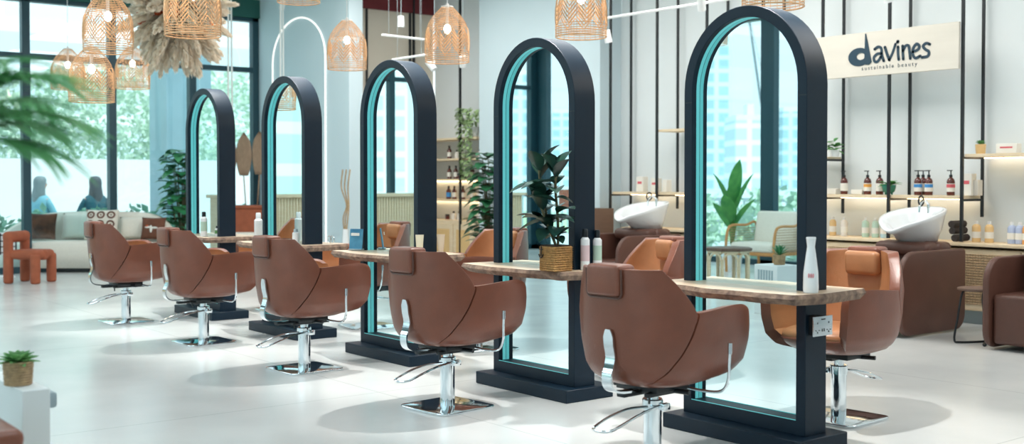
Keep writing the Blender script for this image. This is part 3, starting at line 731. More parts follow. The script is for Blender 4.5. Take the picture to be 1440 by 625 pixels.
tubeprod('pale yellow squeeze tube standing at the right of the middle mirror shelf', (-7.0, 4.66, tz), mat('pale_yellow_tube','#e8dcc0',.4))
tubeprod('beige squeeze tube right of the pale yellow one on the middle mirror shelf', (-6.96, 4.82, tz), mat('beige_tube','#d5bda2',.4))
# card stand with printed blue leaflet
cpos = fz(497, 352, tz)
t = thing('card_stand', 'small blue printed card standing on the middle mirror shelf', 'sign', (-7.80, 4.60, tz), R(35))
bm = B(); addbox(bm, (0,0,.085), (.11,.008,.165), Matrix.Rotation(R(-8),3,'X'), bev=.002, seg=1); finish(bm, 'card', 'bluecard', t)
bm = B(); addbox(bm, (0,-.018,.125), (.07,.002,.022), Matrix.Rotation(R(-8),3,'X')); addbox(bm, (0,-.004,.035), (.06,.002,.018), Matrix.Rotation(R(-8),3,'X')); finish(bm, 'print', 'label', t)
bm = B(); addbox(bm, (0,.0,.006), (.11,.06,.01), bev=.002, seg=1); finish(bm, 'foot', 'grey', t)
# bottles at fourth and fifth
spray('tall white spray bottle standing left on the fourth mirror shelf', (-9.35, 4.52, tz), .26, .036, 'white2', 'white2')
spray('small white bottle with pale cap on the fourth mirror shelf', (-8.86, 4.63, tz), .13, .03, 'white2', 'grey')
spray('white bottle with black cap and pink label on the fourth mirror shelf', (-8.85, 4.76, tz), .26, .028, stripe='pinkish')
spray('tall white bottle with black cap and blue label on the farthest mirror shelf', (-10.62, 4.56, tz), .24, .032, stripe='greenish')
spray('small green labelled bottle between two others on the farthest mirror shelf', (-10.56, 4.67, tz), .10, .022, stripe='succ')
spray('white bottle with black cap right of the small green one on the farthest shelf', (-10.52, 4.78, tz), .14, .026)
bm = B(); 
for k in (0,1): tube(bm, [(.03*cos(2*pi*i/20)+.05*k, 0, .035+.03*sin(2*pi*i/20)) for i in range(20)], .003, 5, closed=True)
t = finish(bm, 'wire_rings', 'chrome', None, (-8.76, 4.9, tz+.002)); tag(t, 'two thin wire rings standing beside the pink labelled bottle', 'ornament')

# ------------------------------------------------------------------ back wall shelving
YP = 10.0   # front pole plane
PX = [-5.86,-6.645,-7.44,-8.23,-9.05,-9.85,-10.67]
for i, x in enumerate(PX):
    t = thing('shelf_upright', ['pair of black shelf posts at the right end of the brand sign','pair of black shelf posts behind the right hand basin','pair of black shelf posts behind the nearest mirror right edge','pair of black shelf posts hidden behind the nearest mirror','pair of black shelf posts just left of the nearest mirror','pair of black shelf posts above the left hand basin','pair of black shelf posts beside the pale pilaster'][i], 'post', (x, YP, 0), 0, 'black shelf posts on the back wall')
    bm = B(); addbox(bm, (0,0,(.775+ZC)/2), (.026,.026,ZC-.775)); finish(bm, 'post', 'black', t)
    bm = B(); addbox(bm, (.0,.36,(1.0+ZC)/2), (.024,.024,ZC-1.0)); finish(bm, 'post', 'black', t)
    for z in (1.165,)+((1.565,) if i in (0,2) else ()):
        bm = B(); addbox(bm, (0,.18,z), (.022,.34,.022)); finish(bm, 'bracket', 'black', t)
def shelfb(label, x0, x1, z, y0=YP+.015, y1=YP+.35, th=.03, led=True, group='wooden wall shelves'):
    t = thing('wall_shelf', label, 'shelf', ((x0+x1)/2, (y0+y1)/2, z-th), 0, group)
    bm = B(); addbox(bm, (0,0,th/2), (x1-x0,y1-y0,th), bev=.002, seg=1); finish(bm, 'board', 'lightwood', t)
    if led: bm = B(); addbox(bm, (0,(y1-y0)/2-.03,-.006), (x1-x0-.06,.02,.01)); finish(bm, 'light_strip', 'ledwarm', t)
    return t
shelfb('long pale wood shelf with the amber pump bottles', -7.80, -5.875, 1.205)
shelfb('upper pale wood shelf at the right edge with a small succulent', -5.845, -4.6, 1.60)
shelfb('short upper shelf right of the nearest mirror', -7.80, -7.455, 1.60, led=False)
shelfb('long pale shelf above the left hand basin with white bags', -10.65, -9.07, 1.205)
shelfb('short bare wood shelf high on the wall left of the nearest mirror', -9.84, -9.2, 1.965, led=False)
# cabinets
def cabinet(label, x0, x1, rattan=False):
    t = thing('base_cabinet', label, 'cabinet', ((x0+x1)/2, YP+.22, 0), 0, 'pale wood base cabinets'); W = x1-x0
    bm = B(); addbox(bm, (0,0,.42), (W-.004,.36,.58), bev=.003, seg=1); finish(bm, 'body', 'lightwood', t)
    bm = B(); addbox(bm, (0,.03,.065), (W-.01,.28,.13)); finish(bm, 'plinth', 'grey', t)
    bm = B(); addbox(bm, (0,-.19,.42), (W-.012,.018,.565), bev=.002, seg=1); d = finish(bm, 'door', 'lightwood', t)
    if rattan:
        bm = B(); w2 = W*.62; z0, z1 = .2,.66
        for i in range(18): x = -w2/2+w2*i/17; tube(bm, [(x,-.203,z0),(x,-.203,z1)], .0035, 4)
        for i in range(20): z = z0+(z1-z0)*i/19; tube(bm, [(-w2/2,-.205,z),(w2/2,-.205,z)], .0035, 4)
        finish(bm, 'rattan_panel', 'wickerlt', d)
    return t
cx = -4.55
labs = ['pale cabinet at the right edge behind the brown armchair','pale cabinet with woven rattan door panel behind the small side table','pale cabinet behind the right hand basin unit','pale cabinet left of the right hand basin unit','pale cabinet right behind the nearest mirror','pale cabinet hidden behind the nearest mirror','pale cabinet left of the nearest mirror','pale cabinet behind the left basin','pale cabinet beside the pilaster']
for i in range(8):
    cabinet(labs[i], cx-.74*(i+1), cx-.74*i, i in (0,1,3,7))
tag(bx('worktop', 'lightwood', cx-.74*8, -4.3, YP-.01, YB, .735, .765, bev=.003), 'long pale wooden worktop running along the base cabinets', 'worktop')
# dark drawer unit by the pilaster
t = thing('drawer_unit', 'dark brown drawer chest behind the left basin beside the pilaster', 'drawers', (-10.76, 9.7, 0))
M['dkwood'] = mat('dark_wood', '#6a5245', .5, var=.1, vs=6, stretch=(1,1,8))
bm = B(); addbox(bm, (0,0,.5), (.5,.42,1.0), bev=.005); addbox(bm, (-.24,0,1.06), (.02,.42,.14)); finish(bm, 'body', 'dkwood', t)
for z in (.3,.52,.74,.92):
    bm = B(); addbox(bm, (0,-.215,z), (.46,.015,.17 if z < .9 else .14), bev=.003, seg=1); d = finish(bm, 'drawer', 'dkwood', t)
    bm = B(); ell(bm, (0,-.232,z), (.012,.012,.012)); finish(bm, 'knob', 'black', d)
# sign with lettering ------------------------------------------------------
SX0, SX1, SZ0, SZ1 = -7.60, -5.875, 2.40, 2.84
t = thing('brand_sign', 'long cream shop sign with dark script lettering fixed to the wall posts', 'sign', ((SX0+SX1)/2, YP-.03, (SZ0+SZ1)/2))
bm = B(); addbox(bm, (0,0,0), (SX1-SX0,.03,SZ1-SZ0), bev=.003, seg=1); finish(bm, 'board', mat('sign_board','#d8d3c8',.6,var=.03,vs=2,stretch=(1,1,6)), t)
def stroke(bm, pts, r, k=6):
    P = spl([(x,0,z) for x, z in pts], k) if len(pts) > 2 else [Vector((x,0,z)) for x, z in pts]
    n = len(P); rr = [r[0]+(r[-1]-r[0])*i/(n-1) for i in range(n)] if isinstance(r, (tuple,list)) else [r]*n
    L = []; Rt = []
    for i in range(n):
        tg = (P[min(n-1,i+1)]-P[max(0,i-1)]).normalized(); nn = Vector((-tg.z,0,tg.x))*rr[i]
        L.append(P[i]+nn); Rt.append(P[i]-nn)
    for y0, y1 in ((-.006,.0),):
        for i in range(n-1):
            q = [L[i],L[i+1],Rt[i+1],Rt[i]]
            a = [bm.verts.new(v+Vector((0,y0,0))) for v in q]; b = [bm.verts.new(v) for v in q]
            bm.faces.new(a); bm.faces.new(b[::-1])
            for j in range(4): bm.faces.new((a[j],a[(j+1)%4],b[(j+1)%4],b[j]))
    for e in (P[0], P[-1]):
        rad = rr[0] if e is P[0] else rr[-1]
        ring = [e+Vector((cos(2*pi*i/12)*rad,-.006,sin(2*pi*i/12)*rad)) for i in range(12)]; loft(bm, [ring,[v+Vector((0,.006,0)) for v in ring]])
bm = B()
# unit: sign-local metres. Letters drawn by strokes, baseline at z=-.10
bl = -.085
# d : fat bowl ring and wedge ascender
bo = [(-.405,bl+.075, .125,.088)]
ocx, ocz, orx, orz = -.415, bl+.062, .128, .092
icx, icz, irx, irz = -.395, bl+.066, .05, .035
N = 40
ro = [Vector((ocx+orx*cos(2*pi*i/N),0,ocz+orz*sin(2*pi*i/N))) for i in range(N)]; ri = [Vector((icx+irx*cos(2*pi*i/N),0,icz+irz*sin(2*pi*i/N))) for i in range(N)]
for yy in (0,):
    a = [bm.verts.new(v+Vector((0,-.006,0))) for v in ro]; b = [bm.verts.new(v+Vector((0,-.006,0))) for v in ri]; c = [bm.verts.new(v) for v in ro]; d = [bm.verts.new(v) for v in ri]
    for i in range(N):
        j = (i+1) % N
        for f in ((a[i],a[j],b[j],b[i]),(c[i],c[j],a[j],a[i]),(b[i],b[j],d[j],d[i]),(d[i],d[j],c[j],c[i])): bm.faces.new(f)
prism(bm, [(-.345,bl+.29),(-.335,bl+.29),(-.268,bl+.0),(-.30,bl-.025),(-.34,bl-.02),(-.352,bl+.05)], 'y', -.007, 0)
sw = .0135
INK = mat('sign_ink','#1b3a4c',.5)
def letter(bm): finish(bm, 'letter', INK, t, Vector((0.19,-.0155,0)), smooth=False)
letter(bm)
bm = B()
stroke(bm, [(-.235,bl+.125),(-.195,bl+.145),(-.160,bl+.125),(-.152,bl+.06),(-.130,bl+.0)], sw)
stroke(bm, [(-.155,bl+.075),(-.205,bl+.075),(-.242,bl+.045),(-.235,bl+.005),(-.200,bl+.0),(-.162,bl+.045)], sw)
letter(bm)
bm = B()
stroke(bm, [(-.118,bl+.135),(-.095,bl+.07),(-.068,bl+.005)], sw*1.05); stroke(bm, [(-.068,bl+.005),(-.03,bl+.075),(.0,bl+.155)], sw*.9)
letter(bm)
bm = B()
stroke(bm, [(.028,bl+.125),(.03,bl+.06),(.038,bl-.0)], sw); stroke(bm, [(.024,bl+.172),(.027,bl+.178)], sw*1.15)
letter(bm)
bm = B()
stroke(bm, [(.080,bl+.13),(.083,bl+.06),(.088,bl+.0)], sw); stroke(bm, [(.084,bl+.08),(.11,bl+.125),(.145,bl+.125),(.155,bl+.07),(.165,bl+.0)], sw)
letter(bm)
bm = B()
stroke(bm, [(.195,bl+.062),(.245,bl+.078),(.262,bl+.11),(.232,bl+.135),(.198,bl+.10),(.19,bl+.045),(.218,bl+.0),(.272,bl+.015)], sw)
letter(bm)
bm = B()
stroke(bm, [(.372,bl+.118),(.335,bl+.132),(.302,bl+.108),(.325,bl+.075),(.362,bl+.048),(.352,bl+.008),(.29,bl+.0)], sw)
letter(bm)
cu = bpy.data.curves.new('tagline', 'FONT'); cu.body = 'sustainable beauty'; cu.size = .056; cu.extrude = .001; cu.space_character = 1.45; cu.align_x = 'CENTER'; cu.align_y = 'CENTER'
tmp = bpy.data.objects.new('tagline_tmp', cu); COL.objects.link(tmp)
bpy.context.view_layer.update(); me = bpy.data.meshes.new_from_object(tmp.evaluated_get(bpy.context.evaluated_depsgraph_get())); bpy.data.objects.remove(tmp, do_unlink=True)
me.materials.clear(); me.materials.append(bpy.data.materials['sign_ink'])
o = bpy.data.objects.new('tagline', me); COL.objects.link(o); o.parent = t; o.location = (.115,-.0165,-.142); o.rotation_euler = (pi/2,0,0)

# bottles on shelves -------------------------------------------------------
def pump_proto():
    t = thing('pump_bottle', '', 'bottle', (0,0,0), 0, 'amber pump bottles on the long shelf')
    bm = B(); lathe(bm, [(.036,0),(.038,.01),(.038,.135),(.030,.158),(.014,.172),(.014,.182)], n=20); finish(bm, 'bottle_body', 'amber', t)
    bm = B(); lathe(bm, [(.016,.178),(.016,.198),(.006,.202),(.006,.235)], n=14); addbox(bm, (-.012,0,.24), (.055,.014,.01), bev=.003); finish(bm, 'pump', 'black', t)
    bm = B(); lathe(bm, [(.0388,.035),(.0388,.115)], n=20, cap0=False, cap1=False); finish(bm, 'bottle_label', 'label', t)
    return t
def relabel(t, m, sub='bottle_label'):
    bm = B(); lathe(bm, [(.0392,.075),(.0392,.108)], n=20, cap0=False, cap1=False); finish(bm, 'label_print', m, t); return
def relabel_old(t, m, sub='bottle_label'):
    for c in kids(t):
        if c.name.startswith(sub): c.data = c.data.copy(); c.data.materials.clear(); c.data.materials.append(M[m])
def shp(px, Y=10.17, z=1.207): q = fY(px, 270, Y); return (q.x, Y, z)
pb = pump_proto(); items = [(1187,'label','amber pump bottle with plain cream label, leftmost on the long shelf'),(1220,'lborange','amber pump bottle with orange topped label'),(1237,'label','amber pump bottle with cream label behind the green bowl plant'),(1291,'lbblue','amber pump bottle with blue label, left of the overlapping pair'),(1306,'lbblue','amber pump bottle with blue label, right of the overlapping pair'),(1337,'lbpink','amber pump bottle with red printed label, rightmost on the long shelf'),(1298,'label','amber pump bottle standing behind the blue labelled pair')]
for i, (px, lm, lb) in enumerate(items):
    loc = shp(px, 10.17 if i < 6 else 10.27)
    o = pb if i == 0 else dup(pb, loc, 0, lb)
    o.location = loc; o['label'] = lb
    if lm != 'label': relabel(o, lm)
def plainb(label, loc, m, h=.18, r=.033, cap='white2', name='refill_bottle', group='pale refill bottles on the worktop'):
    t = thing(name, label, 'bottle', loc, 0, group)
    bm = B(); lathe(bm, [(r*.97,0),(r,.008),(r,h*.72),(r*.75,h*.82),(r*.35,h*.86)], n=18); finish(bm, 'body', m, t)
    bm = B(); lathe(bm, [(r*.38,h*.84),(r*.38,h),(r*.2,h)], n=12); finish(bm, 'cap', cap, t)
    bm = B(); lathe(bm, [(r*1.02,h*.2),(r*1.02,h*.5)], n=18, cap0=False, cap1=False); finish(bm, 'product_label', 'label', t)
    return t
M['honey'] = mat('honey_liquid', '#e0bd86', .25); M['mint'] = mat('mint_liquid', '#bcd9c8', .25); M['lav'] = mat('lavender_liquid', '#aebcd8', .25); M['sky'] = mat('pale_blue_liquid', '#b5d5df', .25); M['pearl'] = mat('pearl_liquid', '#e6e2da', .25); M['orangeliq'] = mat('orange_liquid', '#e8a660', .25)
for px, m, lb in ((1171,'honey','pale honey refill bottle beside the nearest mirror edge'),(1187,'pearl','white refill bottle beside the honey one'),(1217,'mint','mint green refill bottle left of its twin'),(1231,'mint','mint green refill bottle right of its twin'),(1243,'sky','pale blue refill bottle behind the basin lip'),(1373,'honey','honey coloured refill bottle right of the black post'),(1391,'honey','paler honey refill bottle above the rattan cabinet door'),(1423,'lav','lavender refill bottle near the right edge'),(1434,'lav','second lavender refill bottle near the right edge'),(1444,'orangeliq','orange refill bottle at the very right edge')):
    q = fY(px, 340, 10.2); plainb(lb, (q.x, 10.2, .767), m, .20, .040 if px > 1350 else .036)
# boxes and bags on the shelves
def carton(label, px, Y, z, w, h, d=.09, m='label', mark=None, group='product cartons on the shelves'):
    q = fY(px, 260, Y); t = thing('carton', label, 'box', (q.x, Y, z), 0, group)
    bm = B(); addbox(bm, (0,0,h/2), (w,d,h), bev=.003, seg=1); finish(bm, 'box_body', m, t)
    if mark: bm = B(); addbox(bm, (0,-d/2-.001,h*.6), (w*.6,.002,h*.16)); finish(bm, 'print', mark, t)
carton('low white carton on the long shelf between amber bottles', 1208, 10.17, 1.207, .13, .05)
carton('second low white carton lying at the left end of the long shelf', 1172, 10.17, 1.207, .12, .06)
carton('tall pale carton with red print at the right end of the long shelf', 1362, 10.2, 1.207, .11, .21, mark='lbpink')
carton('narrow beige carton beside the tall one with red print', 1375, 10.24, 1.207, .05, .15, m='pearl')
carton('white gift bag with red print above the left basin', 903, 10.2, 1.207, .12, .19, mark='lbpink')
carton('second white gift bag with red print above the left basin', 923, 10.2, 1.207, .10, .17, mark='lbpink')
carton('plain white gift bag right of the two printed ones', 938, 10.2, 1.207, .07, .15)
carton('small white carton on the upper right shelf', 1418, 10.15, 1.602, .2, .09, mark='lbpink')
# green bowl plant
q = shp(1254); t = thing('bowl_plant', 'trailing green plant in a small footed green bowl on the long shelf', 'plant', (q[0], 10.12, 1.207))
M['greenpot'] = mat('green_glaze', '#2f7a66', .25)
bm = B(); lathe(bm, [(.03,.012),(.055,.03),(.068,.07),(.07,.1),(.064,.1),(.06,.08)], n=22); [ell(bm, (.035*cos(a), .035*sin(a), .009), (.011,.011,.01), 8, 6) for a in (0,2.1,4.2)]; finish(bm, 'bowl', 'greenpot', t)
bm = B(); rd = random.Random(5)
for i in range(20): a = rd.uniform(0, 2*pi); leafm(bm, (0,0,.09), (cos(a), sin(a), rd.uniform(.2,1)), rd.uniform(.1,.17), .05, droop=.35)
finish(bm, 'leaves', 'leaf', t, sharp=3)
# small succulent top right shelf
q = fY(1379, 214, 10.15); t = thing('small_succulent', 'little green succulent in a beige pot on the upper right shelf', 'plant', (q.x, 10.15, 1.602))
bm = B(); lathe(bm, [(.042,0),(.05,.09),(.045,.09),(.04,.08)], n=20); finish(bm, 'pot', 'honey', t)
bm = B()
for i in range(26): a = i*2.4; leafm(bm, (0,0,.085), (cos(a), sin(a), .3+i*.05), .06, .022, droop=.1)
finish(bm, 'leaves', 'succ', t, sharp=3)
q = fY(1172, 212, 10.1); t = thing('trailing_plant', 'yellow-green leafy plant in a white pot on the short upper shelf', 'plant', (q.x-.02, 10.15, 1.602))
bm = B(); lathe(bm, [(.04,0),(.05,.07),(.045,.07),(.04,.06)], n=20); finish(bm, 'pot', 'ceramic', t)
bm = B(); rd = random.Random(9)
for i in range(22): a = rd.uniform(0, 2*pi); leafm(bm, (0,0,.06+.1*rd.random()), (cos(a), sin(a), rd.uniform(-.1,1)), rd.uniform(.09,.14), .045, droop=.3)
finish(bm, 'leaves', 'leaf', t, sharp=3)
# rolled towels
for k, (dy, z) in enumerate(((0,.805),(.0,.873),(-.0,.935))):
    q = fY(1346, 340, 10.1); bm = B(); rr_ = .034
    n = 18; loft(bm, [[(rr_*(1+.03*sin(5*a))*cos(a), y, rr_*sin(a)) for a in [2*pi*i/n for i in range(n)]] for y in (-.11,-.105,.105,.11)])
    tag(finish(bm, 'rolled_towel', 'cloth', None, (q.x+(.012,-.012,-.02)[k], 10.14, z)), ['dark rolled towel at the bottom of the stack behind the right basin','dark rolled towel in the middle of the stack behind the right basin','dark rolled towel on top of the stack behind the right basin'][k], 'towel', 'rolled dark towels')

# ------------------------------------------------------------------ wash units
def wash(label):
    t = thing('wash_unit', label, 'chair', (0,0,0), 0, 'brown salon wash units')
    for s in (-1,1):
        bm = B(); prism(bm, rrect(-.5,.5,.015,.74,(.14,.14,.04,.2)), 'x', s*.36-.055 if s > 0 else -.36-.0, s*.36 if s > 0 else -.36+.055, bev=.018); finish(bm, 'armrest', 'dkleather', t, sharp=.9)
    bm = B(); addbox(bm, (0,-.16,.25), (.60,.58,.40), bev=.035, seg=4); finish(bm, 'seat', 'dkleather', t, sharp=2)
    bm = B(); addbox(bm, (0,.22,.45), (.60,.22,.70), Matrix.Rotation(R(-8),3,'X'), bev=.05, seg=4); finish(bm, 'backrest', 'dkleather', t, sharp=2)
    bm = B(); addbox(bm, (0,.22,.74), (.56,.40,.12), bev=.05, seg=4); finish(bm, 'neck_cushion', 'dkleather', t, sharp=2)
    # basin
    b0 = .78
    def rz(x, y): return 0
    def ring(a, y0, y1, zf, e=.85):
        out = []
        yc = (y0+y1)/2; h = (y1-y0)/2
        for i in range(40):
            tt = 2*pi*i/40; x = a*math.copysign(abs(cos(tt))**e, cos(tt)); y = yc+h*math.copysign(abs(sin(tt))**e, sin(tt))
            if y < yc: x *= 1-.35*((yc-y)/h)**2
            out.append(Vector((x, y, zf(x, y))))
        return out
    rim = lambda x, y: .955+.15*(y+.12)/.62+.02*sin((y+.12)/.62*pi)-(.035*math.exp(-(x/.09)**2) if y < -.02 else 0)
    bm = B(); loft(bm, [ring(.10,.16,.40,lambda x,y:.785), ring(.17,.10,.455,lambda x,y:.80+.0*y), ring(.215,.0,.485,lambda x,y:.875+.06*(y)), ring(.25,-.12,.53,lambda x,y:rim(x,y)-.05), ring(.265,-.165,.545,lambda x,y:rim(x,y)-.012), ring(.26,-.16,.54,rim), ring(.235,-.12,.515,lambda x,y:rim(x,y)-.004), ring(.20,-.05,.46,lambda x,y:rim(x,y)-.05), ring(.15,.06,.42,lambda x,y:.87), ring(.05,.16,.3,lambda x,y:.845)]); finish(bm, 'basin', 'ceramic', t, sharp=2)
    bm = B(); lathe(bm, [(.014,.0),(.014,.09)], (.03,.42,1.05), 12); tube(bm, spl([(.03,.42,1.13),(.03,.36,1.17),(.03,.29,1.14),(.03,.27,1.06)]), .010, 8); f = finish(bm, 'faucet', 'chrome', t)
    bm = B(); tube(bm, [(.03+.0*i, .30+.04*cos(2*pi*i/20), 1.165+.045*sin(2*pi*i/20)) for i in range(20)], .008, 7, closed=True); finish(bm, 'shower_ring', 'black', t)
    bm = B(); tube(bm, [(.12,.36,.3),(.12,.40,.82)], .018, 8); tube(bm, [(-.12,.36,.3),(-.12,.40,.82)], .018, 8); finish(bm, 'basin_support', 'black', t)
    return t
wu = wash('dark brown wash unit with white basin, right behind the far chair of the nearest mirror'); wu.location = (-5.95, 9.12, 0)
dup(wu, (-4.50, 9.10, 0), 0, 'dark brown wash armchair cut by the right photo edge')
dup(wu, (-9.43, 9.12, 0), 0, 'dark brown wash unit with white basin between the two nearest mirrors')
# side table between the units
t = thing('side_table', 'small round side table with bent black tube leg between the two right wash units', 'table', (-5.06, 8.93, 0), 0)
bm = B(); lathe(bm, [(.17,.44),(.18,.445),(.18,.46),(.175,.463)], n=28); finish(bm, 'table_top', 'dkwood', t)
for s in (-1,1):
    bm = B(); tube(bm, spl([(.1*s,-.02,.44),(.09*s,-.12,.42),(.12*s,-.14,.2),(.14*s,-.15,.03),(.10*s,-.12,.01),(.0,.1,.01),(-.0,.14,.01)], 5), .009, 8); finish(bm, 'leg', 'black', t)

# ------------------------------------------------------------------ far centre shelving in the niche
YN = 10.0
for i, x in enumerate((-13.95,-15.2)):
    t = tag(bx('shelf_post', 'black', x-.015, x+.015, YN, YN+.03, 0, ZC), ['black post in front of the niche shelves with the hanging plant','black post at the left end of the niche shelves'][i], 'post')
NS = [(1.99,'topmost pale shelf in the niche, bare on the left'),(1.68,'pale niche shelf with one dark bottle, second from the top'),(1.37,'pale niche shelf with small dark jars, third from the top'),(1.06,'pale niche shelf with blue labelled bottle, lowest of the four')]
for z, lb in NS: shelfb(lb, -15.2, -13.6, z, YN+.05, YB-.0, .03, z < 1.6, 'niche shelves')
t = thing('niche_cabinet', 'pale wood cabinet with panelled doors below the niche shelves', 'cabinet', (-14.4, YN+.21, 0))
bm = B(); addbox(bm, (0,0,.37), (1.58,.36,.74), bev=.004, seg=1); finish(bm, 'body', 'lightwood', t)
for i in range(3):
    bm = B(); x = -.52+.52*i; addbox(bm, (x,-.188,.38), (.5,.018,.62), bev=.003, seg=1); d = finish(bm, 'door', 'lightwood', t)
    bm = B(); addbox(bm, (x,-.198,.38), (.34,.006,.46)); finish(bm, 'door_panel', 'honey', d)
def nb(px, z, kind, lb):
    q = fY(px, 250, 10.2); m, h, r = {'dark':('amber',.20,.036),'jar':('amber',.08,.035),'white':('pearl',.13,.04),'blue':('amber',.2,.04)}[kind]
    t = thing('apothecary_bottle', lb, 'bottle', (q.x, 10.2, z+.002), 0, 'small bottles in the niche')
    bm = B(); lathe(bm, [(r,0),(r,h*.62),(r*.5,h*.78),(r*.4,h*.8)] if h > .1 else [(r,0),(r,h*.7),(r*.9,h*.75)], n=14); finish(bm, 'body', m, t)
    bm = B(); lathe(bm, [(r*.45,h*.78),(r*.45,h)] if h > .1 else [(r*.95,h*.72),(r*.95,h)], n=12); finish(bm, 'cap', 'black', t)
    if kind in ('dark','blue'): bm = B(); lathe(bm, [(r*1.02,h*.15),(r*1.02,h*.5)], n=14, cap0=False, cap1=False); finish(bm, 'bottle_label', 'lbblue' if kind == 'blue' else 'label', t)
for a in ((632,1.68,'dark','dark bottle alone at the left of the second niche shelf'),(643,1.68,'white','white jar beside the dark bottle on the second niche shelf'),(650,1.68,'white','white jar right of the first one on the second niche shelf'),(675,1.68,'white','white jar at the right of the second niche shelf'),
          (632,1.37,'dark','dark bottle at the left of the third niche shelf'),(641,1.37,'dark','dark bottle second on the third niche shelf'),(646,1.37,'jar','small dark jar left of two on the third niche shelf'),(652,1.37,'jar','small dark jar right of two on the third niche shelf'),(664,1.37,'dark','dark bottle right of the post on the third niche shelf'),
          (631,1.06,'blue','bottle with blue label on the lowest niche shelf'),(639,1.06,'dark','dark bottle second on the lowest niche shelf'),(651,1.06,'dark','dark bottle left of the post on the lowest niche shelf'),(664,1.06,'dark','dark bottle right of the post on the lowest niche shelf'),(674,1.06,'white','white jar at the right of the lowest niche shelf'),
          (629,.742,'jar','dark jar standing on the niche cabinet'),(638,.742,'white','white jar left on the niche cabinet'),(646,.742,'white','white jar middle on the niche cabinet'),(674,.742,'white','white jar right on the niche cabinet')): nb(*a)
# hanging plant from the top niche shelf
q = fY(662, 194, 10.1); t = thing('hanging_plant', 'pale green trailing plant hanging from the top niche shelf', 'plant', (q.x, 10.15, 2.0))
bm = B(); lathe(bm, [(.07,0),(.1,.14),(.09,.14),(.08,.12)], n=20); finish(bm, 'pot', 'ceramic', t)
bm = B(); rd = random.Random(4); M['palegreen'] = mat('pale_green_leaf','#8dad78',.55,col2='#b5cc98',vs=9)
for i in range(460):
    u = rd.random(); a = rd.uniform(0, 2*pi)
    p0 = Vector((.10*cos(a)*(1.6-u)+.07*u-.06, -.10-.05*rd.random(), .42-u*1.05)) if i % 3 else Vector((.2*cos(a), -.05+.1*sin(a), .2+.2*rd.random()))
    leafm(bm, p0, (cos(a), sin(a)-.6, rd.uniform(-.6,.6)), .07, .05, droop=.4, n=3)
finish(bm, 'foliage', 'palegreen', t, sharp=3)
# monstera-like plant left of second mirror
def bushplant(name, label, loc, h, spread, n, L, W, m, pot, seed, potr=.16, poth=.3, cone=1.0):
    t = thing(name, label, 'plant', loc); rd = random.Random(seed)
    bm = B(); lathe(bm, [(potr*.8,0),(potr,poth),(potr*.92,poth),(potr*.88,poth*.9)], n=24); finish(bm, 'pot', pot, t)
    bl_ = B(); bs = B()
    for i in range(n):
        u = (i+.5)/n; a = i*2.4+rd.random()*.6; z = poth+.1+(h-poth-.1)*u; q = spread*(.35+.65*rd.random())*(1-.3*u)
        c = Vector((cos(a)*q*.5, sin(a)*q*.5, z))
        leafm(bl_, c, (cos(a), sin(a), rd.uniform(-.2,.6)), L*rd.uniform(.7,1.2), W*rd.uniform(.8,1.1), droop=.35, fold=.1, n=5)
        if i % 5 == 0: tube(bs, spl([(0,0,poth*.9),(c.x*.5,c.y*.5,(poth+z)/2),tuple(c)], 3), .006, 5)
    finish(bs, 'stem', 'stem', t); finish(bl_, 'leaves', m, t, sharp=3); return t
M['monleaf'] = mat('monstera_leaf','#225c3e',.38,col2='#38784f',vs=6)
q = fY(688, 300, 9.4); bushplant('monstera_plant', 'tall dark green broad-leaved plant showing left of the second mirror', (q.x, 9.4, 0), 1.72, .36, 150, .26, .19, 'monleaf', 'ceramic', 21)
q = fX(247, 330, -16.6); M['midleaf'] = mat('mid_green_leaf','#2c7a52',.4,col2='#4b9a63',vs=6)
bushplant('fiddle_leaf_plant', 'tall bright green leafy indoor tree left of the farthest mirror', (-17.0, q.y+.25, 0), 1.82, .42, 170, .26, .20, 'midleaf', 'ceramic', 22)

# ------------------------------------------------------------------ lounge corner
def roty(v): return RIGHT*v[0] + Vector((VIEW.x,VIEW.y,0)).normalized()*v[1]
sc = fz(112, 384, 0) ; fwd = Vector((VIEW.x,VIEW.y,0)).normalized()
sp = sc + fwd*.42
t = thing('curved_sofa', 'long off-white boucle sofa with rounded ends under the left window', 'sofa', (sp.x, sp.y, 0), TH)
def crescent(hw, y0, y1, bow, z0, z1, r, n=26):
    bm = B(); rings = []
    for i in range(n+1):
        u = -1+2*i/n; x = hw*u; e = max(1e-3, 1-abs(u)**6)**.5; yc = -bow*u*u
        c = (y0+y1)/2+yc; h = (y1-y0)/2*(.35+.65*e); zt = z0+(z1-z0)*(.55+.45*e)
        rings.append([Vector((x, c+h*a, z0+(zt-z0)*b)) for a, b in ((-1,.04),(-1,.8),(-.92,.94),(-.7,1),(.7,1),(.92,.94),(1,.8),(1,.04))])
    loft(bm, rings); return bm
finish(crescent(1.25, -.42, .36, .06, .05, .45, .1), 'seat', 'sofa', t, sharp=2)
bm = B(); rings = []
for i in range(33):
    u = -1+2*i/32; x = 1.33*u*(1 if abs(u) < .9 else 1); yb = .42-.5*abs(u)**4; zt = .87-.34*abs(u)**5
    rings.append([Vector((x*.95, yb-.13, .05)), Vector((x*.95, yb-.13, zt-.06)), Vector((x*.965,yb-.07,zt)), Vector((x*.985,yb+.03,zt)), Vector((x,yb+.09,zt-.06)), Vector((x, yb+.08, .05))])
loft(bm, rings); finish(bm, 'backrest', 'sofa', t, sharp=1.2)
bm = B(); addbox(bm, (0,-.02,.025), (2.2,.6,.05)); finish(bm, 'plinth', 'black', t)
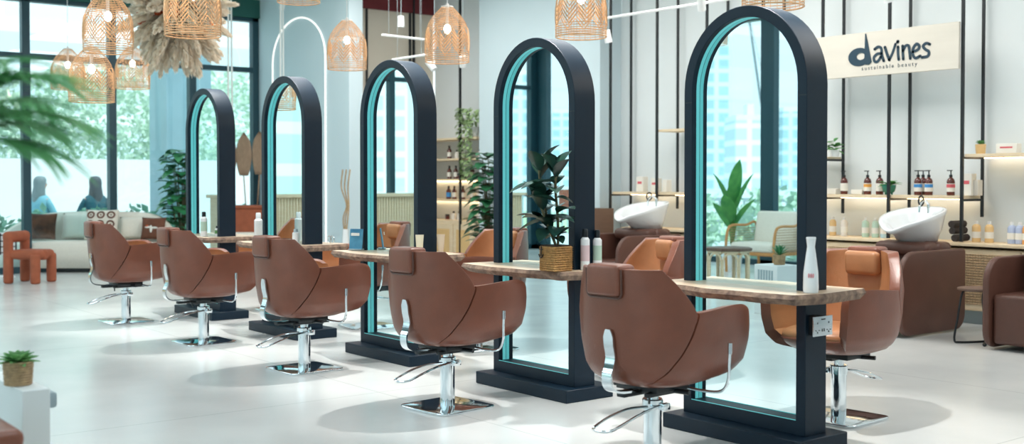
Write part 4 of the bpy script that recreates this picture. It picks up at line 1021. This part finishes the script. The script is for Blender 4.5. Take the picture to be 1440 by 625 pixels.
def cushion(label, px, py, depth_off, w_, h_, m, tilt=12, marks=None, zb=.45, rz=0):
    q = sc + roty(((px-112)/1616*17.0, depth_off)); t = thing('cushion', label, 'cushion', (q.x, q.y, zb), TH+rz, 'cushions on the sofa')
    rot = Matrix.Rotation(R(-tilt), 3, 'X'); bm = B(); n = 12; G = [[None]*(n+1) for _ in range(n+1)]; 
    for side in (-1,1):
        V = []
        for i in range(n+1):
            row = []
            for j in range(n+1):
                u, v = -1+2*i/n, -1+2*j/n; th_ = .075*((1-u**4)*(1-v**4))**.6; k = 1-.05*(abs(u*v))**0.5*0
                x = u*w_/2*(1-.06*(1-v*v)); z = v*h_/2*(1-.06*(1-u*u)); p_ = rot @ Vector((x, side*th_, z)); row.append(p_+Vector((0,0,h_/2*cos(R(tilt))+.012)))
            V.append([bm.verts.new(p_) for p_ in row])
        for a, b in zip(V[:-1], V[1:]):
            for j in range(n): bm.faces.new((a[j],a[j+1],b[j+1],b[j]))
    bmesh.ops.remove_doubles(bm, verts=bm.verts, dist=.0005)
    finish(bm, 'cover', m, t, sharp=2)
    if marks:
        for (mn, mm, shapes) in marks:
            bm = B()
            for (u, v, su, sv, kind) in shapes:
                th_ = .075*((1-u**4)*(1-v**4))**.6
                if kind == 'ring': tube(bm, [tuple(rot @ Vector((w_/2*(u+su*cos(a)), -(.075*((1-min(.99,abs(u+su*cos(a)))**4)*(1-min(.99,abs(v+sv*sin(a)))**4))**.6)-.002, h_/2*(v+sv*sin(a))))+Vector((0,0,h_/2*cos(R(tilt))+.012))) for a in [2*pi*i/10 for i in range(10)]], .013, 5, closed=True)
                else: ell(bm, rot @ Vector((w_/2*u, -th_+.004, h_/2*v))+Vector((0,0,h_/2*cos(R(tilt))+.012)), (w_/2*su, .012, h_/2*sv), 10, 6)
            finish(bm, mn, mm, t)
    return t
cushion('plain cream back cushion at the left of the sofa', 88, 0, .62, .48, .40, 'sofa')
cushion('plain cream cushion between the patterned and the brown cushion', 168, 0, .62, .44, .34, 'sofa')
cushion('dark brown and black cushion at the left of the sofa', 44, 0, .44, .42, .40, mat('dark_cushion','#3b2a24',.9,col2='#7a4a34',vs=7,bump=.4))
rings = [(u, v, .2, .2, 'ring') for u in (-.6,0,.6) for v in (-.6,0,.6)]+[(u, v, .05, .05, 'dot') for u in (-.6,0,.6) for v in (-.6,0,.6)]
cushion('cream cushion with brown geometric rings in the middle of the sofa', 129, 0, .42, .50, .46, 'sofa', marks=[('pattern','cushbrown',rings)])
cushion('brown cushion with orange and white feather motif at the right of the sofa', 202, 0, .42, .38, .34, 'cushbrown', rz=R(-8), marks=[('feathers','label',[(.0,-.2,.12,.45,'dot'),(.25,.0,.3,.1,'dot'),(-.25,.05,.3,.1,'dot')]),('orange_motif','rust',[(-.35,.1,.16,.16,'dot')])])
# terracotta chunky chair
q = fz(36, 398, 0); t = thing('chunky_chair', 'terracotta chair made of fat rolls, at the left edge before the sofa', 'chair', (q.x, q.y+.05, 0), TH+R(80)); t.scale = (.92,)*3
def roll(name, pts, r): bm = B(); tube(bm, pts, r, 14); o = finish(bm, name, 'terra', t, sharp=1.2); b = o.modifiers.new('bev','BEVEL'); b.width = .03; b.segments = 3; b.limit_method = 'ANGLE'; b.angle_limit = R(60)
for x, y, h in ((-.2,-.22,.42),(.2,-.22,.42),(-.2,.2,.72),(.2,.2,.72)): roll('leg', [(x,y,0),(x,y,h)], .068)
roll('seat', [(-.0,-.27,.40),(.0,.2,.40)], .075)
bm = B(); addbox(bm, (0,-.02,.41), (.48,.5,.13), bev=.06, seg=4); finish(bm, 'seat', 'terra', t, sharp=2)
bm = B(); addbox(bm, (0,.2,.66), (.54,.14,.16), bev=.065, seg=4); finish(bm, 'backrest', 'terra', t, sharp=2)
# lattice lantern left edge
q = fX(8, 318, -16.9); t = thing('lattice_lantern', 'small black and white lattice box at the left edge by the sofa', 'lantern', (q.x, q.y, 0))
bm = B(); addbox(bm, (0,0,.47), (.22,.22,.30)); addbox(bm, (0,0,.16), (.05,.05,.32)); addbox(bm, (0,0,.01), (.2,.2,.02)); finish(bm, 'box_body', 'white', t)
bm = B()
for a in (-.11,.11):
    for k in range(4): addbox(bm, (a*1.02,-.1+.067*k,.47), (.006,.014,.30)); addbox(bm, (-.1+.067*k,a*1.02,.47), (.014,.006,.30))
    for k in range(4): addbox(bm, (a*1.02,0,.35+.08*k), (.006,.22,.014)); addbox(bm, (0,a*1.02,.35+.08*k), (.22,.006,.014))
finish(bm, 'lattice', 'black', t)
# planter with dried palm fans
q = fX(352, 320, -16.7); t = thing('terracotta_planter', 'terracotta planter with dried palm fans between the two farthest mirrors', 'planter', (-16.75, 7.98, 0), R(50))
bm = B(); addbox(bm, (0,0,.46), (.95,.4,.92), bev=.03, seg=3); addbox(bm, (0,0,.93), (.99,.44,.05), bev=.015); finish(bm, 'pot', 'terra', t)
for k, (x, h) in enumerate(((-.36,1.40),(-.12,1.42),(.13,1.44),(.38,1.39))):
    bm = B(); tube(bm, [(x*.7,0,.9),(x,0,h)], .010, 6); n = 11
    W2, H2 = .125, .68
    V = []
    for i in range(n+1):
        u = i/n; w2 = W2*sin(pi*min(1,.12+u*.8))**.6*(1 if u < .75 else 1-((u-.75)/.25)**2*.85)
        V.append([bm.verts.new((x+w2*c/4, .012*(-1)**c+.02*u, h+H2*u)) for c in range(-4,5)])
    for a, b in zip(V[:-1], V[1:]):
        for j in range(8): bm.faces.new((a[j],a[j+1],b[j+1],b[j]))
    o = finish(bm, 'palm_fan', 'dryfan', t, sharp=3); s = o.modifiers.new('sol','SOLIDIFY'); s.thickness = .006
# rope swing
t = thing('rope_swing', 'white bench swing hung on white ropes between the two farthest mirrors', 'swing', (-15.75, 7.55, 0), R(51))
bm = B(); addbox(bm, (.05,0,.54), (.9,.38,.06), bev=.02); finish(bm, 'seat', 'sofa', t)
for x in (-.35,.42):
    for y in (-.15,.15): bm = B(); tube(bm, [(x,y,.57),(x,y*.5,ZC-.005)], .014, 6); finish(bm, 'rope', 'rope', t)
# bare twisted branches by the partition
q = fY(492, 320, 8.3); t = thing('twisted_branches', 'bare twisted branches in a slim white vase beside the partition', 'branches', (q.x+.05, 8.2, 0))
bm = B(); lathe(bm, [(.06,0),(.08,.2),(.05,.5),(.04,.62),(.045,.66)], n=18); finish(bm, 'vase', 'ceramic', t)
bm = B()
for k in range(3):
    tube(bm, spl([(0,0,.5),((k-1)*.06,0,.8),((k-1)*.03+.03,.02,1.0),((k-1)*.09-.02,.0,1.25),((k-1)*.1+.03,.0,1.5)]), .011, 5)
finish(bm, 'branch', 'wickerlt', t)

# ------------------------------------------------------------------ track lights
def track(label, a, b):
    a, b = Vector(a), Vector(b); t = thing('track_light_bar', label, 'lamp', (a+b)/2, 0, 'white track light bars')
    bm = B(); tube(bm, [a-(a+b)/2, b-(a+b)/2], .016, 6); finish(bm, 'bar', 'white2', t)
    bm = B(); 
    for s in (.15,.85): p = a.lerp(b, s)-(a+b)/2; tube(bm, [p, (p.x,p.y,ZC-((a+b)/2).z)], .002, 5)
    finish(bm, 'hanger', 'grey', t)
track('long white track bar crossing the wall between the two nearest mirrors', fY(850, 26, 8.6), fY(1030, -2, 8.6))
track('white track bar sloping up behind the pendant above the middle mirror', fY(552, 84, 8.2), fY(600, 77, 8.2))
track('white track bar sloping down above the middle mirror', fX(537, 49, -12.4), fX(600, 56, -12.4))
for p, rot, lb in ((fY(987, 14, 8.55),(R(30),R(20)),'white spotlight at the end of the long track bar'),(fY(611, 98, 8.2),(R(25),R(-35)),'white spotlight below the pendant right of the middle mirror'),(fY(651, 94, 8.2),(R(20),R(20)),'white spotlight right of the tilted one below the pendant'),(fX(564, 38, -12.4),(0,0),'white upright spotlight in front of the cream wall'),(fY(856, 60, 8.6),(R(15),0),'white spotlight right of the pendant behind the second mirror'),(fY(1250, 3, 9.0),(R(20),0),'white spotlight above the brand sign'),(fY(396, 12, 8.0),(R(20),R(50)),'white spotlight above the glowing arch')):
    spot(lb, tuple(p), rot)

# ------------------------------------------------------------------ foreground left: pedestal, succulent, palm
pz = fz(37, 555, .46)
PC = (-4.98, 1.20)
t = thing('white_pedestal', 'white display pedestal at the lower left corner', 'pedestal', (-4.36+.0, 1.16+.05, 0), 0)
bm = B(); addbox(bm, (-.199,.0,.30), (.50,.098,.60), bev=.003, seg=1); finish(bm, 'body', 'white', t)
q = fz(31, 542, .6)
t = thing('succulent_pot', 'green succulent in a woven rope pot on the white pedestal', 'plant', (q.x-.012, q.y-.01, .601), 0)
basket('woven_pot', 'wickerlt', .044, .050, .088, t)
bm = B(); lathe(bm, [(.045,.076),(.041,.081)], n=20); finish(bm, 'soil', 'soil', t)
bm = B(); rd = random.Random(8)
for i in range(34): a = i*2.4; el = .1+i*.035; leafm(bm, (0,0,.078), (cos(a), sin(a), el), .088-.0006*i, .026, droop=.12, fold=.25)
finish(bm, 'leaves', 'succ', t, sharp=3)
q = fz(80, 570, .3)
t = tag(box('grey_handle_box', 'grey', (-4.44, 1.285, .54), (.10,.05,.06), bev=.012), 'small grey box fixed to the side of the white pedestal', 'box')
q = fz(10, 590, .46)
t = thing('leather_stool', 'corner of a brown leather topped stool at the lower left edge', 'stool', (-4.08, 1.0, 0), 0)
bm = B(); addbox(bm, (-.02,-.05,.515), (.42,.22,.07), bev=.03, seg=4); finish(bm, 'seat', 'leather', t, sharp=2)
bm = B(); addbox(bm, (-.02,-.05,.24), (.40,.20,.48), bev=.006); finish(bm, 'base', 'cream', t)
# palm fronds reaching in from the left
def palm(label, loc):
    t = thing('potted_palm', label, 'plant', loc)
    bm = B(); lathe(bm, [(.14,0),(.18,.35),(.165,.35),(.16,.32)], n=24); finish(bm, 'pot', 'ceramic', t)
    bm = B()
    for k in range(5): a = k*1.26; tube(bm, spl([(cos(a)*.05,sin(a)*.05,.32),(cos(a)*.06,sin(a)*.06,.7),(cos(a)*.02,sin(a)*.02,1.41)], 4), [.016]*9, 7)
    finish(bm, 'stem', 'stem', t)
    rd = random.Random(31)
    F_ = [(-6,1.6,.42),(14,1.0,.33),(-22,2.4,.42),(3,.62,.24),(28,1.9,.4),(40,.9,.3),(-38,1.2,.3),(60,1.2,.4),(95,.9,.45),(150,1.2,.45),(200,.8,.45),(250,1.1,.45),(300,.9,.35)]
    for (az, el, L) in F_:
        a = TH+R(az); d = Vector((cos(a), sin(a), el)).normalized(); h = Vector((cos(a), sin(a), 0)); base = Vector((0,0,1.40)); n = 18
        P = [base+d*L*u+h*.16*u*u*L-Vector((0,0,1))*.42*L*u**2.4 for u in [i/n for i in range(n+1)]]
        bm = B(); tube(bm, P, [.007-.0055*i/n for i in range(n+1)], 5)
        for i in range(3, n):
            for jj in ((0,.5) if i % 2 else (0,)):
                u = (i+jj)/n; p = P[i] if jj == 0 else (P[i]+P[i+1])/2; tg = (P[i+1]-P[i-1]).normalized(); s = tg.cross(Vector((0,0,1))).normalized()
                for sg in (-1,1):
                    leafm(bm, p, s*sg*.75+tg*.9+Vector((0,0,.10)), .19*(1-.5*abs(u-.5)), .0135, droop=.22+.25*rd.random(), fold=.1, n=5, shape=.6)
        finish(bm, 'frond', 'palm', t, sharp=3)
    return t
ppos = EYE + ray(-105, 300)/F*2.5
palm('out of focus palm whose fronds reach in from the left edge', (ppos.x, ppos.y, 0))

# ------------------------------------------------------------------ waiting corner behind the camera side (seen in the mirrors)
t = thing('reception_desk', 'long pale slatted wooden reception counter, seen in the middle mirrors', 'counter', (-16.3, -.6, 0))
bm = B(); addbox(bm, (0,0,.54), (.62,5.6,1.08)); finish(bm, 'body', 'lightwood', t)
bm = B()
for i in range(110): addbox(bm, (.318,-2.77+.0509*i,.54), (.016,.034,1.06))
finish(bm, 'slats', 'lightwood', t, smooth=False)
bm = B(); addbox(bm, (.02,0,1.105), (.74,5.7,.05), bev=.004, seg=1); finish(bm, 'counter_top', 'lightwood', t)
t = thing('computer_monitor', 'dark flat monitor on the reception counter', 'monitor', (-16.4, -2.4, 1.131), R(-70))
bm = B(); addbox(bm, (0,0,.26), (.55,.03,.32), bev=.005); finish(bm, 'screen', 'black', t)
bm = B(); addbox(bm, (0,.03,.07), (.05,.03,.14)); addbox(bm, (0,.03,.006), (.2,.16,.012)); finish(bm, 'stand', 'dkgrey', t)
# rattan armchair
def rattan_chair(loc, rz):
    t = thing('rattan_armchair', 'rattan armchair with cream cushions, seen mirrored in the nearest arch', 'chair', loc, rz)
    M['cane'] = mat('cane_frame', '#c98f55', .5, var=.1)
    for s in (-1,1):
        bm = B(); tube(bm, spl([(s*.42,-.38,.0),(s*.42,-.40,.35),(s*.42,-.36,.60),(s*.42,-.25,.68),(s*.42,.1,.68),(s*.42,.34,.70),(s*.42,.40,.3),(s*.42,.42,0)], 6), .02, 8); fr = finish(bm, 'arm_frame', 'cane', t)
        bm = B()
        for i in range(16): y = -.34+.042*i; tube(bm, [(s*.42,y,.3),(s*.42,y,.65)], .004, 4)
        for i in range(10): z = .3+.037*i; tube(bm, [(s*.42,-.36,z),(s*.42,.34,z)], .004, 4)
        finish(bm, 'cane_weave', 'wickerlt', fr)
    bm = B(); addbox(bm, (0,0,.28), (.82,.74,.05), bev=.015); finish(bm, 'seat_frame', 'cane', t)
    bm = B(); addbox(bm, (0,-.03,.37), (.76,.68,.14), bev=.05, seg=4); finish(bm, 'seat_cushion', 'sofa', t, sharp=2)
    bm = B(); addbox(bm, (0,.30,.64), (.74,.15,.50), Matrix.Rotation(R(-12),3,'X'), bev=.06, seg=4); finish(bm, 'back_cushion', 'sofa', t, sharp=2)
rattan_chair((-10.95, -3.95, 0), R(176))
# banana-like plant
t = thing('banana_plant', 'upright plant with broad bright green leaves, mirrored in the nearest arch', 'plant', (-11.72, -4.1, 0))
bm = B(); lathe(bm, [(.14,0),(.17,.3),(.155,.3),(.15,.27)], n=24); finish(bm, 'pot', 'ceramic', t)
bm = B(); bs = B()
for k, (a, el, L, z) in enumerate(((.3,5,.78,1.0),(2.2,2.6,.66,.92),(4.1,1.8,.66,.85),(5.4,2.4,.7,.9),(1.2,1.6,.6,.7),(3.2,1.3,.6,.6),(6.0,1.5,.6,.65))):
    tube(bs, [(0,0,.27),(cos(a)*.06,sin(a)*.06,z)], .012, 6); leafm(bm, (cos(a)*.06,sin(a)*.06,z), (cos(a),sin(a),el), L, .24, droop=.12, fold=.2)
finish(bs, 'stem', 'leaf', t); finish(bm, 'leaves', 'leaf', t, sharp=3)
# arched side table
t = thing('arcade_table', 'side table with dark top and little carved arches, mirrored in the nearest arch', 'table', (-9.75, -1.75, 0), R(20))
bm = B(); lathe(bm, [(.30,.46),(.31,.47),(.31,.495),(.30,.50)], n=8); finish(bm, 'table_top', 'dkwood', t)
bm = B()
for k in range(8):
    a = 2*pi*(k+.5)/8; u = Vector((cos(a),sin(a),0)); s = Vector((-sin(a),cos(a),0))
    for q in (-.09,.09): tube(bm, [u*.25+s*q, u*.25+s*q+Vector((0,0,.34))], .014, 6)
    tube(bm, [u*.25+s*.09*cos(pi*i/8)+Vector((0,0,.34+.09*sin(pi*i/8))) for i in range(9)], .014, 6)
    addbox(bm, u*.25+Vector((0,0,.45)), (.2,.02,.03), Matrix.Rotation(a+pi/2,3,'Z'))
finish(bm, 'arcade', 'lightwood', t)
# white box with small aloe
t = thing('display_box', 'white display box with printed grey bars, mirrored in the nearest arch', 'box', (-7.45, .15, 0), R(10))
bm = B(); addbox(bm, (0,0,.25), (.34,.3,.5), bev=.004, seg=1); finish(bm, 'body', 'white', t)
bm = B()
for k in range(6): addbox(bm, (-.1+.04*k,.151,.40), (.026,.003,.1))
finish(bm, 'print', 'grey', t)
t = thing('aloe_pot', 'small spiky aloe in a woven pot on the white display box', 'plant', (-7.42, .15, .501))
basket('woven_pot', 'wickerlt', .05, .06, .1, t)
bm = B()
for i in range(24): a = i*2.4; leafm(bm, (0,0,.09), (cos(a), sin(a), .5+i*.09), .13, .022, droop=.05, fold=.2)
finish(bm, 'leaves', 'midleaf', t, sharp=3)
